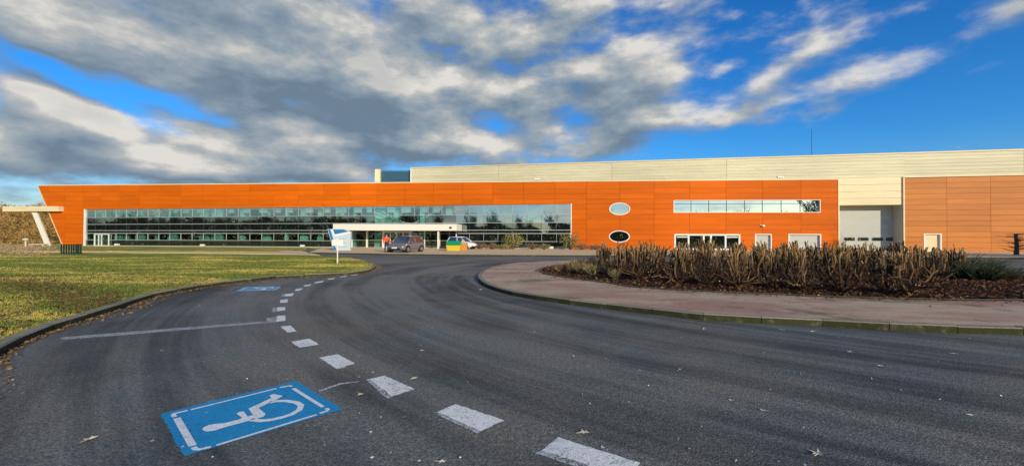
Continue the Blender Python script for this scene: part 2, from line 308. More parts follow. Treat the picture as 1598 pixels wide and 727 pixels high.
# ------------------------------------------------------------------ building helpers
ORG = {}
class MB:
    def __init__(s): s.v = []; s.f = []; s.m = []
    def poly(s, pts, mi=0):
        i = len(s.v); s.v += [tuple(p) for p in pts]; s.f.append(tuple(range(i, i + len(pts)))); s.m.append(mi)
    def hexa(s, c, mi=0):                 # 8 corners: 4 back (ccw), 4 front
        i = len(s.v); s.v += [tuple(p) for p in c]
        for q in ((0, 3, 2, 1), (4, 5, 6, 7), (0, 1, 5, 4), (1, 2, 6, 5), (2, 3, 7, 6), (3, 0, 4, 7)):
            s.f.append(tuple(i + k for k in q)); s.m.append(mi)
    def box(s, c, size, rz=0.0, mi=0):
        cx, cy, cz = c; a, b, h = size[0] / 2, size[1] / 2, size[2] / 2; cs, sn = math.cos(rz), math.sin(rz)
        P = [(cx + x * cs - y * sn, cy + x * sn + y * cs, cz + z) for z in (-h, h) for x, y in ((-a, -b), (a, -b), (a, b), (-a, b))]
        s.hexa(P, mi)
    def prism(s, pts, d, mi=0):           # pts planar polygon, extruded by vector d
        d = Vector(d); n = len(pts); i = len(s.v)
        s.v += [tuple(p) for p in pts] + [tuple(Vector(p) + d) for p in pts]
        s.f.append(tuple(range(i, i + n))); s.m.append(mi)
        s.f.append(tuple(i + n + k for k in reversed(range(n)))); s.m.append(mi)
        for k in range(n):
            j = (k + 1) % n; s.f.append((i + j, i + k, i + n + k, i + n + j)); s.m.append(mi)
    def tube(s, pts, rad, n=6, mi=0, cap=None):
        pts = [Vector(p) for p in pts]; i0 = len(s.v)
        for k, p in enumerate(pts):
            t = (pts[min(k + 1, len(pts) - 1)] - pts[max(k - 1, 0)]).normalized()
            a = t.cross(Vector((0.31, 0.17, 0.93)) if abs(t.z) < 0.9 else Vector((1, 0.1, 0))).normalized(); b = t.cross(a)
            r = rad[k] if hasattr(rad, '__len__') else rad
            for q in range(n):
                w = 2 * math.pi * q / n; s.v.append(tuple(p + a * (r * math.cos(w)) + b * (r * math.sin(w))))
        for k in range(len(pts) - 1):
            for q in range(n):
                s.f.append((i0 + k * n + q, i0 + k * n + (q + 1) % n, i0 + (k + 1) * n + (q + 1) % n, i0 + (k + 1) * n + q)); s.m.append(mi)
        e = i0 + (len(pts) - 1) * n
        s.f.append(tuple(e + q for q in range(n))); s.m.append(mi if cap is None else cap)
        s.f.append(tuple(i0 + q for q in reversed(range(n)))); s.m.append(mi)
    def lathe(s, c, prof, n=16, axis='z', mi=0):
        i0 = len(s.v)
        for r, h in prof:
            for q in range(n):
                w = 2 * math.pi * q / n; x, y = r * math.cos(w), r * math.sin(w)
                s.v.append((c[0] + x, c[1] + y, c[2] + h) if axis == 'z' else (c[0] + x, c[1] + h, c[2] + y))
        for k in range(len(prof) - 1):
            for q in range(n):
                s.f.append((i0 + k * n + q, i0 + k * n + (q + 1) % n, i0 + (k + 1) * n + (q + 1) % n, i0 + (k + 1) * n + q)); s.m.append(mi)
        s.f.append(tuple(i0 + q for q in reversed(range(n)))); s.m.append(mi)
        s.f.append(tuple(i0 + (len(prof) - 1) * n + q for q in range(n))); s.m.append(mi)
    def build(s, name, mats, parent=None, smooth=False, loc=None):
        me = bpy.data.meshes.new(name)
        o0 = Vector(ORG.get(parent.name, (0, 0, 0))) if parent else Vector((0, 0, 0))
        if loc is not None: o0 = o0 + Vector(loc)
        me.from_pydata([(x - o0.x, y - o0.y, z - o0.z) for x, y, z in s.v], [], s.f)
        if isinstance(mats, str): mats = [mats]
        for m_ in mats: me.materials.append(MATS[m_])
        if len(mats) > 1: me.polygons.foreach_set('material_index', s.m)
        if smooth: me.polygons.foreach_set('use_smooth', [True] * len(me.polygons))
        me.update()
        o = bpy.data.objects.new(name, me); COL.objects.link(o)
        if loc is not None: o.location = loc
        if parent: o.parent = parent
        return o
def tag(o, label=None, cat=None, group=None, kind=None):
    for k, v in (('label', label), ('category', cat), ('group', group), ('kind', kind)):
        if v: o[k] = v
    return o
def empty(name, loc, label=None, cat=None, group=None, kind=None, org=None):
    o = bpy.data.objects.new(name, None); COL.objects.link(o); o.location = loc; o.empty_display_size = 0.3
    ORG[o.name] = tuple(loc) if org is None else org
    return tag(o, label, cat, group, kind)
def fix_normals(o):
    bm = bmesh.new(); bm.from_mesh(o.data); bmesh.ops.recalc_face_normals(bm, faces=bm.faces); bm.to_mesh(o.data); bm.free(); return o
def children(o): return [c for c in COL.objects if c.parent == o]
KIDS = {}
def copy_tree(root, kids, loc, rz=0.0, sc=(1, 1, 1)):
    r = root.copy(); COL.objects.link(r); r.location = loc; r.rotation_euler = (0, 0, rz); r.scale = sc
    for k in kids:
        c = k.copy(); COL.objects.link(c); c.parent = r
    return r
def faces_np(name, V, nper, matname, parent=None):
    """many loose faces from a numpy array (n, nper, 3)"""
    me = bpy.data.meshes.new(name); n = V.shape[0]
    me.vertices.add(n * nper); me.vertices.foreach_set('co', V.reshape(-1).astype(np.float32))
    me.loops.add(n * nper); me.loops.foreach_set('vertex_index', np.arange(n * nper, dtype=np.int32))
    me.polygons.add(n); me.polygons.foreach_set('loop_start', np.arange(0, n * nper, nper, dtype=np.int32))
    me.update(calc_edges=True); me.materials.append(MATS[matname])
    o = bpy.data.objects.new(name, me); COL.objects.link(o)
    if parent: o.parent = parent
    return o
rng = np.random.default_rng(3)
def leafcloud(P, size, flat=0.0, aspect=0.6, jitter=0.5):
    """quads of random orientation at points P"""
    n = len(P); a = rng.normal(size=(n, 3)); b = rng.normal(size=(n, 3))
    a[:, 2] *= (1 - flat); b[:, 2] *= (1 - flat)
    a /= np.linalg.norm(a, axis=1)[:, None]; b -= (a * b).sum(1)[:, None] * a; b /= np.linalg.norm(b, axis=1)[:, None]
    s = size * (1 - jitter + 2 * jitter * rng.random(n))[:, None]; a = a * s; b = b * s * aspect
    return np.stack([P - a, P + b, P + a, P - b], axis=1)
def spline(pts, n=10):
    out = []; P = [Vector(p) for p in pts]
    for i in range(len(P) - 1):
        p0, p1, p2, p3 = P[max(i - 1, 0)], P[i], P[i + 1], P[min(i + 2, len(P) - 1)]
        for k in range(n):
            t = k / n
            out.append(0.5 * ((2 * p1) + (p2 - p0) * t + (2 * p0 - 5 * p1 + 4 * p2 - p3) * t * t + (3 * p1 - p0 - 3 * p2 + p3) * t ** 3))
    out.append(P[-1]); return out
def resample(pts, step):
    out = [pts[0]]; acc = 0
    for a, b in zip(pts, pts[1:]):
        L = (b - a).length
        while acc + L >= step:
            t = (step - acc) / L; a = a.lerp(b, t); out.append(a.copy()); L = (b - a).length; acc = 0
        acc += L
    return out
def inside(x, y, poly):
    c = False; n = len(poly); j = n - 1
    for i in range(n):
        xi, yi = poly[i][0], poly[i][1]; xj, yj = poly[j][0], poly[j][1]
        if (yi > y) != (yj > y) and x < (xj - xi) * (y - yi) / (yj - yi) + xi: c = not c
        j = i
    return c
def inside_np(X, Y, poly):
    c = np.zeros(len(X), bool); n = len(poly); j = n - 1
    for i in range(n):
        xi, yi, xj, yj = poly[i][0], poly[i][1], poly[j][0], poly[j][1]
        if yi != yj: c ^= ((yi > Y) != (yj > Y)) & (X < (xj - xi) * (Y - yi) / (yj - yi) + xi)
        j = i
    return c
def sheet(name, poly, z, matname, skirt=0.0, parent=None, kind='structure'):
    m = MB(); pts = [Vector((p[0], p[1], z)) for p in poly]
    bm = bmesh.new(); vs = [bm.verts.new(p) for p in pts]; f = bm.faces.new(vs)
    if f.normal.z < 0 or sum((a.x * b.y - b.x * a.y) for a, b in zip(pts, pts[1:] + pts[:1])) < 0: f.normal_flip()
    bmesh.ops.triangulate(bm, faces=bm.faces[:])
    if skirt:
        lo = [bm.verts.new((p.x, p.y, z - skirt)) for p in pts]
        for i in range(len(pts)):
            j = (i + 1) % len(pts); bm.faces.new((vs[i], vs[j], lo[j], lo[i]))
        bmesh.ops.recalc_face_normals(bm, faces=bm.faces[:])
    me = bpy.data.meshes.new(name); bm.to_mesh(me); bm.free(); me.materials.append(MATS[matname])
    o = bpy.data.objects.new(name, me); COL.objects.link(o)
    if parent: o.parent = parent
    if kind: o['kind'] = kind
    return o

# ------------------------------------------------------------------ facade planes
class Plane:
    def __init__(s, a, b):                 # Y = a + b X
        s.a, s.b = a, b; k = math.hypot(1, b); s.d = Vector((1 / k, b / k, 0)); s.n = Vector((b / k, -1 / k, 0)); s.o = Vector((0, a, 0)); s.rz = math.atan(b)
    def uz(s, px, py):
        d = ray(px, py); t = s.a / (d.y - s.b * d.x); p = C0 + d * t; return (p - s.o).dot(s.d), p.z
    def u(s, px, py=360): return s.uz(px, py)[0]
    def z(s, px, py): return s.uz(px, py)[1]
    def p(s, u, z, off=0.0): return s.o + s.d * u + s.n * off + Vector((0, 0, z))
PA = Plane(54.86, -0.0912); PC = Plane(61.3, -0.199); PB = Plane(61.3 - 0.14, -0.199)
HA = 8.9; HC = 12.27; HB = 9.19

def clip(poly, a, b, keep_left=True):
    out = []; ax, ay = a; dx, dy = b[0] - ax, b[1] - ay; s = 1 if keep_left else -1
    f = lambda p: s * (dx * (p[1] - ay) - dy * (p[0] - ax))
    for i in range(len(poly)):
        p, q = poly[i], poly[(i + 1) % len(poly)]; fp, fq = f(p), f(q)
        if fp >= 0: out.append(p)
        if (fp > 0 and fq < 0) or (fp < 0 and fq > 0):
            t = fp / (fp - fq); out.append((p[0] + (q[0] - p[0]) * t, p[1] + (q[1] - p[1]) * t))
    return out
def area(p): return abs(sum(a[0] * b[1] - b[0] * a[1] for a, b in zip(p, p[1:] + p[:1]))) / 2
def subtract(polys, hole):                # hole convex, counter-clockwise
    for_now = polys; out = []
    for P in for_now:
        rest = P
        bx = (min(q[0] for q in P), max(q[0] for q in P), min(q[1] for q in P), max(q[1] for q in P))
        hx = (min(q[0] for q in hole), max(q[0] for q in hole), min(q[1] for q in hole), max(q[1] for q in hole))
        if bx[1] <= hx[0] or bx[0] >= hx[1] or bx[3] <= hx[2] or bx[2] >= hx[3]: out.append(P); continue
        for a, b in zip(hole, hole[1:] + hole[:1]):
            if len(rest) < 3: break
            o = clip(rest, a, b, False)
            if len(o) > 2 and area(o) > 1e-4: out.append(o)
            rest = clip(rest, a, b, True)
    return out
def rect(u0, u1, z0, z1): return [(u0, z0), (u1, z0), (u1, z1), (u0, z1)]
def slab(mb, pl, polys, off0, off1, mi=0):
    for P in polys: mb.prism([pl.p(u, z, off1) for u, z in P], pl.n * (off0 - off1), mi)
def bar(mb, pl, u0, u1, z0, z1, off0, off1, mi=0):
    mb.prism([pl.p(u0, z0, off1), pl.p(u1, z0, off1), pl.p(u1, z1, off1), pl.p(u0, z1, off1)], pl.n * (off0 - off1), mi)

# ================================================================== GROUND
gm = MB(); N = 40
gm.poly([(-2500, -2500, -0.12), (2500, -2500, -0.12), (2500, 2500, -0.12), (-2500, 2500, -0.12)])
tag(gm.build('ground', 'grass'), kind='structure')
# road: asphalt sheet under everything paved
road = sheet('road', [(-75, -14), (90, -14), (90, 60), (-75, 60)], 0.0, 'asphalt')

ZK = 0.13
left_edge_px = [(0, 540), (32, 524), (88, 502.7), (150, 485), (190, 472.6), (238, 457.6), (300, 446.3), (350, 438.8), (400, 433.3),
                (432, 430), (480, 428), (520, 426), (555, 423.5), (576, 420.5), (586, 415), (585, 411), (574, 406.5), (556, 403), (537, 400.5), (500, 398.8), (440, 397)]
le = [G(x, y, ZK) for x, y in left_edge_px]
le = [le[0] + (le[0] - le[1]).normalized() * 9 + Vector((0, -1.5, 0)), le[0] + (le[0] - le[1]).normalized() * 4] + le
lcurve = spline(le, 8)
lawn_poly = [Vector((-260, lcurve[0].y, 0)), Vector((-260, 60, 0))] + [G(x, y, 0) for x, y in ((-60, 395), (130, 394.9), (300, 395.2))][0:0]
pathf = [G(440, 397, ZK), G(300, 394.8, ZK), G(130, 393.8, ZK), G(-200, 393.0, ZK)]
KW = 0.16
def offset(curve, d):
    out = []
    for i, p in enumerate(curve):
        t = (curve[min(i + 1, len(curve) - 1)] - curve[max(i - 1, 0)]).normalized(); out.append(p + Vector((-t.y, t.x, 0)) * d)
    return out
linner = offset(lcurve, KW)
lawn_poly = [Vector((-260, lcurve[0].y, 0))] + linner + pathf[1:] + [Vector((-260, pathf[-1].y, 0))]
# lawn as a gently uneven grid clipped by the polygon would hide the kerb: keep the sheet level with the kerb top
lawn = sheet('lawn', lawn_poly, ZK - 0.012, 'grass')
def kerb_line(name, curve, label_m, h=0.17, w=KW, side=1, step=1.0, matn='kerb_concrete'):
    k = empty(name, (0, 0, 0), kind='structure')
    P = resample(curve, step)
    for a, b in zip(P, P[1:]):
        t = (b - a).normalized(); n = Vector((-t.y, t.x, 0)) * side; g = 0.006; a2, b2 = a + t * g, b - t * g
        z1 = ZK + rnd.uniform(-.006, .006); z0 = z1 - h; c = 0.02; m = MB()
        prof = [(0.012, z0), (0.0, z1 - c), (c, z1), (w - 0.004, z1), (w - 0.004, z0)]
        A = [(a2.x + n.x * q, a2.y + n.y * q, z) for q, z in prof]; Bp = [(b2.x + n.x * q, b2.y + n.y * q, z) for q, z in prof]
        m.prism(A, Vector(Bp[0]) - Vector(A[0])); fix_normals(m.build('kerb_stone', matn, k))
    return k
kerb_line('lawn_kerb', lcurve, '', side=1)
# path and verge in front of the glazed wing
path_poly = [G(-300, 393.3, 0), G(130, 394.1, 0), G(300, 395.1, 0), G(440, 397.2, 0), G(500, 399.0, 0), G(470, 391.8, 0), G(300, 391.0, 0), G(130, 390.0, 0), G(-300, 389.0, 0)]
path_poly = [p + Vector((0, 0, 0)) for p in path_poly]
sheet('path', path_poly, 0.05, 'sand_paving', 0.05)
verge = [G(-200, 389.6, 0.1), G(130, 390.9, 0.1), G(300, 391.7, 0.1), G(430, 392.0, 0.1)] + [PA.p(PA.u(px), 0, 0.25) for px in (505, 131, 98)] + [Vector((-130, 66, 0))]
sheet('verge', verge, 0.10, 'grass', 0.1)
# footway along the facade
fk = [G(x, y, ZK) for x, y in ((480, 393.4), (540, 394.6), (620, 395.8), (720, 396.9), (900, 398.0), (1100, 399.0), (1350, 400.3), (1598, 401.8), (2000, 404.5))]
fcurve = spline(fk, 6)
finner = offset(fcurve, KW)
foot = finner + [PB.p(78, 0, -1), PC.p(40, 0, -2.5)] + [PA.p(PA.u(px), 0, 0.02) for px in (1308, 900, 505)]
sheet('footway', foot, ZK - 0.012, 'sand_paving', 0.12)
kerb_line('footway_kerb', fcurve, '', side=1, matn='kerb_concrete', step=2.0)
# island
isl_px = [(1598, 510.7), (1447, 506.7), (1290, 499), (1190, 494.5), (1100, 489.5), (1000, 479), (925, 471), (862, 463.5), (800, 454), (765, 444.5),
          (750, 437), (745, 430), (748, 424.5), (760, 417.8), (788, 411.3), (815, 408.6), (850, 407)]
ip = [G(x, y, ZK) for x, y in isl_px]
d0 = (ip[0] - ip[1]).normalized()
back = [Vector((7.5, 28.3, ZK)), Vector((12.5, 25.6, ZK)), Vector((17, 21.6, ZK)), G(1572, 432, ZK), G(1650, 440, ZK), Vector((34, 13.8, ZK)), Vector((48, 11.5, ZK))]
icurve = spline([ip[0] + d0 * 30, ip[0] + d0 * 16, ip[0] + d0 * 8, ip[0] + d0 * 3.6, ip[0] + d0 * 1.3] + ip + back, 6)
iin = offset(icurve, -KW)
sheet('pavement', iin, ZK - 0.012, 'pink_paving', 0.1)
kerb_line('pavement_kerb', icurve, '', side=-1)
bed_px = [(1598, 468.5), (1450, 467), (1300, 463), (1206, 459), (1113, 455), (1000, 448.5), (950, 441.5), (900, 435), (868, 430.5), (848, 426), (843, 421.5), (850, 417.5), (880, 413)]
bp = [G(x, y, ZK) for x, y in bed_px]
bcurve = spline([Vector((46, 10.2, ZK)), Vector((26, 10.6, ZK))] + bp + [Vector((5.5, 26.3, ZK)), Vector((11.2, 24.4, ZK)), Vector((15.6, 20.9, ZK)), Vector((19.8, 16.9, ZK)), Vector((28, 14.4, ZK)), Vector((46, 11.9, ZK))], 6)
# bed soil: slightly mounded grid
bx0, bx1, by0, by1 = 0.5, 46, 9, 27; st = 0.3
nx, ny = int((bx1 - bx0) / st), int((by1 - by0) / st); bm = bmesh.new(); gv = {}
XX, YY = np.meshgrid(bx0 + np.arange(nx + 1) * st, by0 + np.arange(ny + 1) * st, indexing='ij')
ins = inside_np(XX.ravel(), YY.ravel(), bcurve).reshape(XX.shape)
bc = np.array([(p.x, p.y) for p in bcurve[::2]])
def vtx(i, j):
    if (i, j) not in gv:
        x, y = XX[i, j], YY[i, j]; dd = math.sqrt(((bc[:, 0] - x) ** 2 + (bc[:, 1] - y) ** 2).min())
        gv[(i, j)] = bm.verts.new((x, y, ZK + 0.004 + 0.10 * min(1, dd / 1.6) + rnd.uniform(-.012, .02) * min(1, dd)))
    return gv[(i, j)]
for i in range(nx):
    for j in range(ny):
        if ins[i, j] and ins[i + 1, j] and ins[i, j + 1] and ins[i + 1, j + 1]:
            bm.faces.new((vtx(i, j), vtx(i + 1, j), vtx(i + 1, j + 1), vtx(i, j + 1)))
me = bpy.data.meshes.new('planting_bed'); bm.to_mesh(me); bm.free(); me.materials.append(MATS['bark_soil'])
o = bpy.data.objects.new('planting_bed', me); COL.objects.link(o); o['kind'] = 'structure'
sheet('bed_soil', bcurve, ZK + 0.003, 'bark_soil')
# bed edging strip
eg = MB(); ei = offset(bcurve, -0.07)
for a, b, c, d in zip(bcurve, bcurve[1:], ei[1:], ei):
    eg.hexa([(a.x, a.y, ZK - .02), (b.x, b.y, ZK - .02), (c.x, c.y, ZK - .02), (d.x, d.y, ZK - .02), (a.x, a.y, ZK + .022), (b.x, b.y, ZK + .022), (c.x, c.y, ZK + .022), (d.x, d.y, ZK + .022)])
tag(fix_normals(eg.build('bed_edging', 'kerb_concrete')), kind='structure')

# ------------------------------------------------------------------ road markings (parts of the road)
ORG[road.name] = (0, 0, 0)
def paint_poly(name, pxs, m_, z=0.004, label=None):
    mb = MB(); pts = [G(x, y, 0) for x, y in pxs]; pts = [Vector((p.x, p.y, z)) for p in pts]
    if sum((a.x * b.y - b.x * a.y) for a, b in zip(pts, pts[1:] + pts[:1])) < 0: pts.reverse()
    out = []
    for a, b in zip(pts, pts[1:] + pts[:1]):
        n = max(1, min(40, int((b - a).length / .04))); j = min(.007, .12 * (b - a).length / 4)
        for k in range(n): q = a.lerp(b, k / n); out.append(Vector((q.x + rnd.uniform(-j, j), q.y + rnd.uniform(-j, j), z)))
    mb.poly(out); return tag(mb.build(name, m_, road), label)
dashes = [[(478 / 3.635 + 300, 493), (445.3, 492.2), (445.3, 500.4), (431, 502.3)], [(437.6, 509.5), (454, 508), (463, 517.2), (448.6, 519.0)],
          [(454, 533.4), (483, 528.3), (498, 537.6), (467, 542.6)], [(498, 558), (527, 552.7), (554.5, 567), (525, 575)],
          [(576, 591.5), (600, 586), (647, 607), (612, 619)], [(683, 642.6), (711, 630.3), (786.5, 656), (750, 673.4)],
          [(846, 702.7), (871, 682), (998, 722), (985, 748)],
          [(432, 479.8), (445, 478.7), (445, 484), (432.6, 485.8)], [(437.6, 468), (449.4, 466.8), (448.6, 472), (436.7, 472.6)],
          [(445.8, 458.6), (459, 457.5), (456, 462), (444.4, 462.4)], [(461.8, 450.6), (472.8, 449.8), (468.4, 453.4), (460, 453.9)],
          [(476, 444.6), (487, 443.5), (482, 446.5), (473, 447)], [(492.6, 439.9), (506, 438), (502, 440.7), (490, 441.8)],
          [(512, 435), (523, 433.6), (520, 435.8), (510.5, 436.3)], [(531, 431.6), (542, 430.3), (539.3, 432), (529.7, 432.7)],
          [(549, 429.0), (559, 427.9), (556, 429.3), (547, 430)]]
for i, d in enumerate(dashes): paint_poly('lane_dash', d, 'road_paint_white')
# older coat showing beside some dashes
for d in ([(425, 481), (432, 480), (432.4, 486), (424, 487)], [(416, 496), (430, 494), (430.5, 499.4), (415, 501)],
          [(498, 558), (506, 556.6), (543, 573.3), (525, 576)], [(571, 592), (577, 591), (612, 619.5), (604, 622)], [(830, 705), (846, 702.7), (960, 740), (955, 748)],
          [(676, 644), (683, 642.4), (750, 673.6), (744, 676)], [(441, 459), (445.8, 458.6), (444.4, 462.4), (439, 463)]): paint_poly('old_dash', d, 'road_paint_worn', 0.0035)
paint_poly('bay_line', [(95, 526.5), (180, 519.5), (300, 510), (431, 499.8), (431, 502.9), (300, 513.8), (180, 524), (95, 530.5)], 'road_paint_faded')
paint_poly('scuff_mark', [(497, 609), (530, 598), (560, 594.5), (560, 596), (531, 600), (499, 611.5)], 'road_paint_worn', 0.0035)
Z3 = lambda x, y: (200 + x / 3.995, 560 + y / 3.995)
def emblem(corner_px, remap, blue, white, name):
    s = tag(paint_poly(name, corner_px, blue, 0.004))
    ORG[s.name] = (0, 0, 0)
    def piece(nm, pts_world, z=0.008):
        mb = MB(); pts = [Vector((p.x, p.y, z)) for p in pts_world]
        if sum((a.x * b.y - b.x * a.y) for a, b in zip(pts, pts[1:] + pts[:1])) < 0: pts.reverse()
        mb.poly(pts); return mb.build(nm, white, s)
    def stroke(nm, pxs, w, z=0.008):
        c = [remap(*p) for p in pxs]; a = offset(c, w / 2); b = offset(c, -w / 2); mb = MB()
        for i in range(len(c) - 1):
            q = [a[i], b[i], b[i + 1], a[i + 1]]; mb.poly([Vector((p.x, p.y, z)) for p in q])
        return mb.build(nm, white, s)
    for pts, w in (([(390, 320), (925, 187)], .03), ([(550, 542), (1175, 350)], .03), ([(303, 372), (403, 545)], .05), ([(1030, 187), (1215, 303)], .036),
                   ([(372, 325), (310, 338), (285, 345), (281, 353), (292, 364)], .036), ([(408, 553), (418, 566), (445, 568), (515, 552)], .036),
                   ([(1195, 342), (1238, 328), (1248, 318), (1232, 311)], .034), ([(945, 181), (1008, 170), (1022, 174)], .034)):
        stroke('border_line', pts, w)
    piece('seated_figure', [remap(*p) for p in [(462, 445), (468, 431), (500, 416), (545, 408), (600, 404), (700, 378), (708, 368), (675, 345), (690, 334), (720, 330), (745, 362), (778, 352), (750, 312), (800, 290),
          (895, 245), (880, 232), (905, 222), (965, 233), (920, 258), (835, 297), (812, 310), (858, 345), (845, 362), (740, 392), (600, 430), (540, 450), (485, 456)]])
    stroke('wheel_arc', [(885, 274), (925, 266), (985, 264), (1050, 275), (1078, 292), (1068, 320), (1020, 348), (950, 370), (890, 383), (830, 389), (765, 382)], .055)
    return s
emblem([Z3(200, 342), (462, 594.5), (535, 638.5), (288, 712)], lambda x, y: G(*Z3(x, y)), 'road_paint_blue', 'symbol_paint_white', 'disabled_parking_symbol')
# the farther one: same layout carried over by its own corners
q0 = [G(*p) for p in (Z3(200, 342), (462, 594.5), (535, 638.5), (288, 712))]; q1 = [G(*p) for p in ((368, 454.8), (383, 447.6), (440, 446.8), (430, 452.8))]
q1 = [G(*p) for p in ((366, 454.6), (382, 447.8), (439, 446.9), (429, 453.0))]
def aff(P):
    # bilinear inverse by affine fit of three corners, corrected with the fourth
    e1, e2 = q0[1] - q0[0], q0[3] - q0[0]; d = P - q0[0]; det = e1.x * e2.y - e2.x * e1.y
    a = (d.x * e2.y - e2.x * d.y) / det; b = (e1.x * d.y - d.x * e1.y) / det
    return q1[0] * (1 - a) * (1 - b) + q1[1] * a * (1 - b) + q1[2] * a * b + q1[3] * (1 - a) * b
emblem([(366, 454.6), (382, 447.8), (439, 446.9), (429, 453.0)], lambda x, y: aff(G(*Z3(x, y))), 'road_paint_pale_blue', 'symbol_paint_white', 'faded_parking_symbol')

# ================================================================== ORANGE WING
wing = empty('office_building', PA.p(PA.u(620), 0), 'long orange panel clad office wing with green tinted glazing and slanted left end', 'building')
uL, uR = PA.u(131), PA.u(892); uE = PA.u(1308)
us_top = PA.uz(60, 290); us_bot = PA.uz(99.5, 385)
def fac(u): return 1 - 0.10 * (1 - min(max((u - uL) / (uR - uL), 0), 1))
GZ = [0.14, 1.08, 2.14, 2.58, 3.58, 4.66, 5.72, 5.98]
glaz = [(uL, 0.0), (uR, 0.0), (uR, GZ[-1] * fac(uR)), (uL, GZ[-1] * fac(uL))]
def prect(pl, x0, x1, y0, y1, zb=None):
    u0, z1 = pl.uz(x0, y0); u1 = pl.u(x1, y0); z0 = pl.uz(x0, y1)[1] if zb is None else zb; return (u0, u1, z0, z1)
ribbon = prect(PA, 1051, 1280, 312.5, 332); dgroup = prect(PA, 1052, 1155, 365, 390, 0.0); door1 = prect(PA, 1178, 1204, 365, 390, 0.0); gar1 = prect(PA, 1230, 1281, 365, 390, 0.0)
ell = []
for (px, py, rx, ry) in ((967, 326, 15.5, 9.3), (966.5, 369, 15.5, 9.0)):
    u, z = PA.uz(px, py); k = PA.a / F; ell.append((u, z, rx * k * 0.99, ry * k * 0.985))
holes = [glaz, rect(*ribbon), rect(*dgroup), rect(*door1), rect(*gar1)]
for (u, z, a, b) in ell: holes.append([(u + a * math.cos(2 * math.pi * i / 28), z + b * math.sin(2 * math.pi * i / 28)) for i in range(28)])
joints = [816.6]; s_ = 48.0
while joints[0] > 60: joints.insert(0, joints[0] - s_); s_ -= 1.15
joints += [865.7, 914.8, 967, 1020.7, 1076, 1133, 1190, 1250, 1307.5]
ju = [PA.u(x) for x in joints]; ju[0] = PA.u(40)
rowh = 0.66; gap = 0.012
# backing wall
mb = MB(); polys = [[us_bot, (uE - .03, 0), (uE - .03, HA - 0.06), us_top]]
polys = [[(us_bot[0] + .05, 0.0), (uE - .03, 0.0), (uE - .03, HA - .06), (us_top[0] + .05, HA - .06)]]
for h in holes: polys = subtract(polys, h)
slab(mb, PA, polys, -0.25, -0.012); mb.build('wall', 'panel_backing', wing)
sl0, sl1 = (us_bot[0] + (us_top[0] - us_bot[0]) * (-us_bot[1]) / (us_top[1] - us_bot[1]), 0.0), us_top
for a, b in zip(ju, ju[1:]):
    z = 0.02
    zs = [0.02]
    while zs[-1] < HA - 0.05: zs.append(min(zs[-1] + rowh, HA - 0.03))
    if HA - 0.03 - zs[-2] < 0.3: zs.pop(-2)
    for z0, z1 in zip(zs, zs[1:]):
        P = [rect(a + gap, b - gap, z0 + gap * .7, z1 - gap * .7)]
        P = [q for q in (clip(p, sl1, sl0, True) for p in P) if len(q) > 2]
        for h in holes: P = subtract(P, h)
        P = [q for q in P if area(q) > 0.01]
        if P:
            mb = MB(); slab(mb, PA, P, -0.005, 0.03 + rnd.uniform(-.002, .003)); mb.build('cladding_panel', 'orange_panel', wing)
# coping, slanted edge trim, end trim
mb = MB(); bar(mb, PA, us_top[0] - .1, uE, HA - .03, HA + 0.09, -0.4, 0.07); mb.build('roof_coping', 'cream_smooth', wing)
mb = MB(); e0, e1 = Vector((sl0[0], sl0[1])), Vector((sl1[0], sl1[1])); nn = Vector((-(e1 - e0).y, (e1 - e0).x)).normalized() * 0.12
if nn.x > 0: nn = -nn
slab(mb, PA, [[tuple(e0), tuple(e1), tuple(e1 + nn), tuple(e0 + nn)]], -0.3, 0.06); fix_normals(mb.build('edge_trim', 'cream_smooth', wing))
mb = MB(); bar(mb, PA, uE - .03, uE + .12, 0, HA + .09, -2.4, 0.08); mb.build('edge_trim', 'cream_smooth', wing)
# volume behind: roof, rear, left end, interior
D = 16.0
def qd(u0, u1, o0, o1, z): return [PA.p(u0, z, o0), PA.p(u1, z, o0), PA.p(u1, z, o1), PA.p(u0, z, o1)]
mb = MB(); mb.prism([PA.p(us_top[0] + .2, HA - .25, -.26), PA.p(uE - .2, HA - .25, -.26), PA.p(uE - .2, HA - .25, -1.4), PA.p(22, HA - .25, -D), PA.p(us_top[0] + .2, HA - .25, -D)], (0, 0, .15)); fix_normals(mb.build('roof', 'roof_grey', wing))
mb = MB(); mb.prism([PA.p(sl0[0] + .15, 0, -.26), PA.p(us_top[0] + .15, HA - .3, -.26), PA.p(us_top[0] + .4, HA - .3, -.26), PA.p(sl0[0] + .4, 0, -.26)], -PA.n * (D - .3)); fix_normals(mb.build('end_wall', 'orange_panel', wing))
mb = MB(); bar(mb, PA, uL - .5, uR + .8, 0.02, 8.6, -D, -D + .2); bar(mb, PA, uR + .5, uR + .8, 0.02, 8.6, -D + .2, -.3); mb.build('rear_wall', 'interior_wall', wing)
mb = MB(); bar(mb, PA, uL - .4, uR + .4, 2.75, 3.35, -D + .25, -.5); mb.build('floor_slab', 'interior_dark', wing)
mb = MB(); bar(mb, PA, uL - .4, uR + .4, 6.1, 6.3, -D + .25, -.5); mb.build('ceiling', 'interior_wall', wing)
mb = MB(); bar(mb, PA, uL - .4, uR + .4, 0.0, 0.14, -D + .25, -.35); mb.build('ground_floor', 'interior_floor', wing)
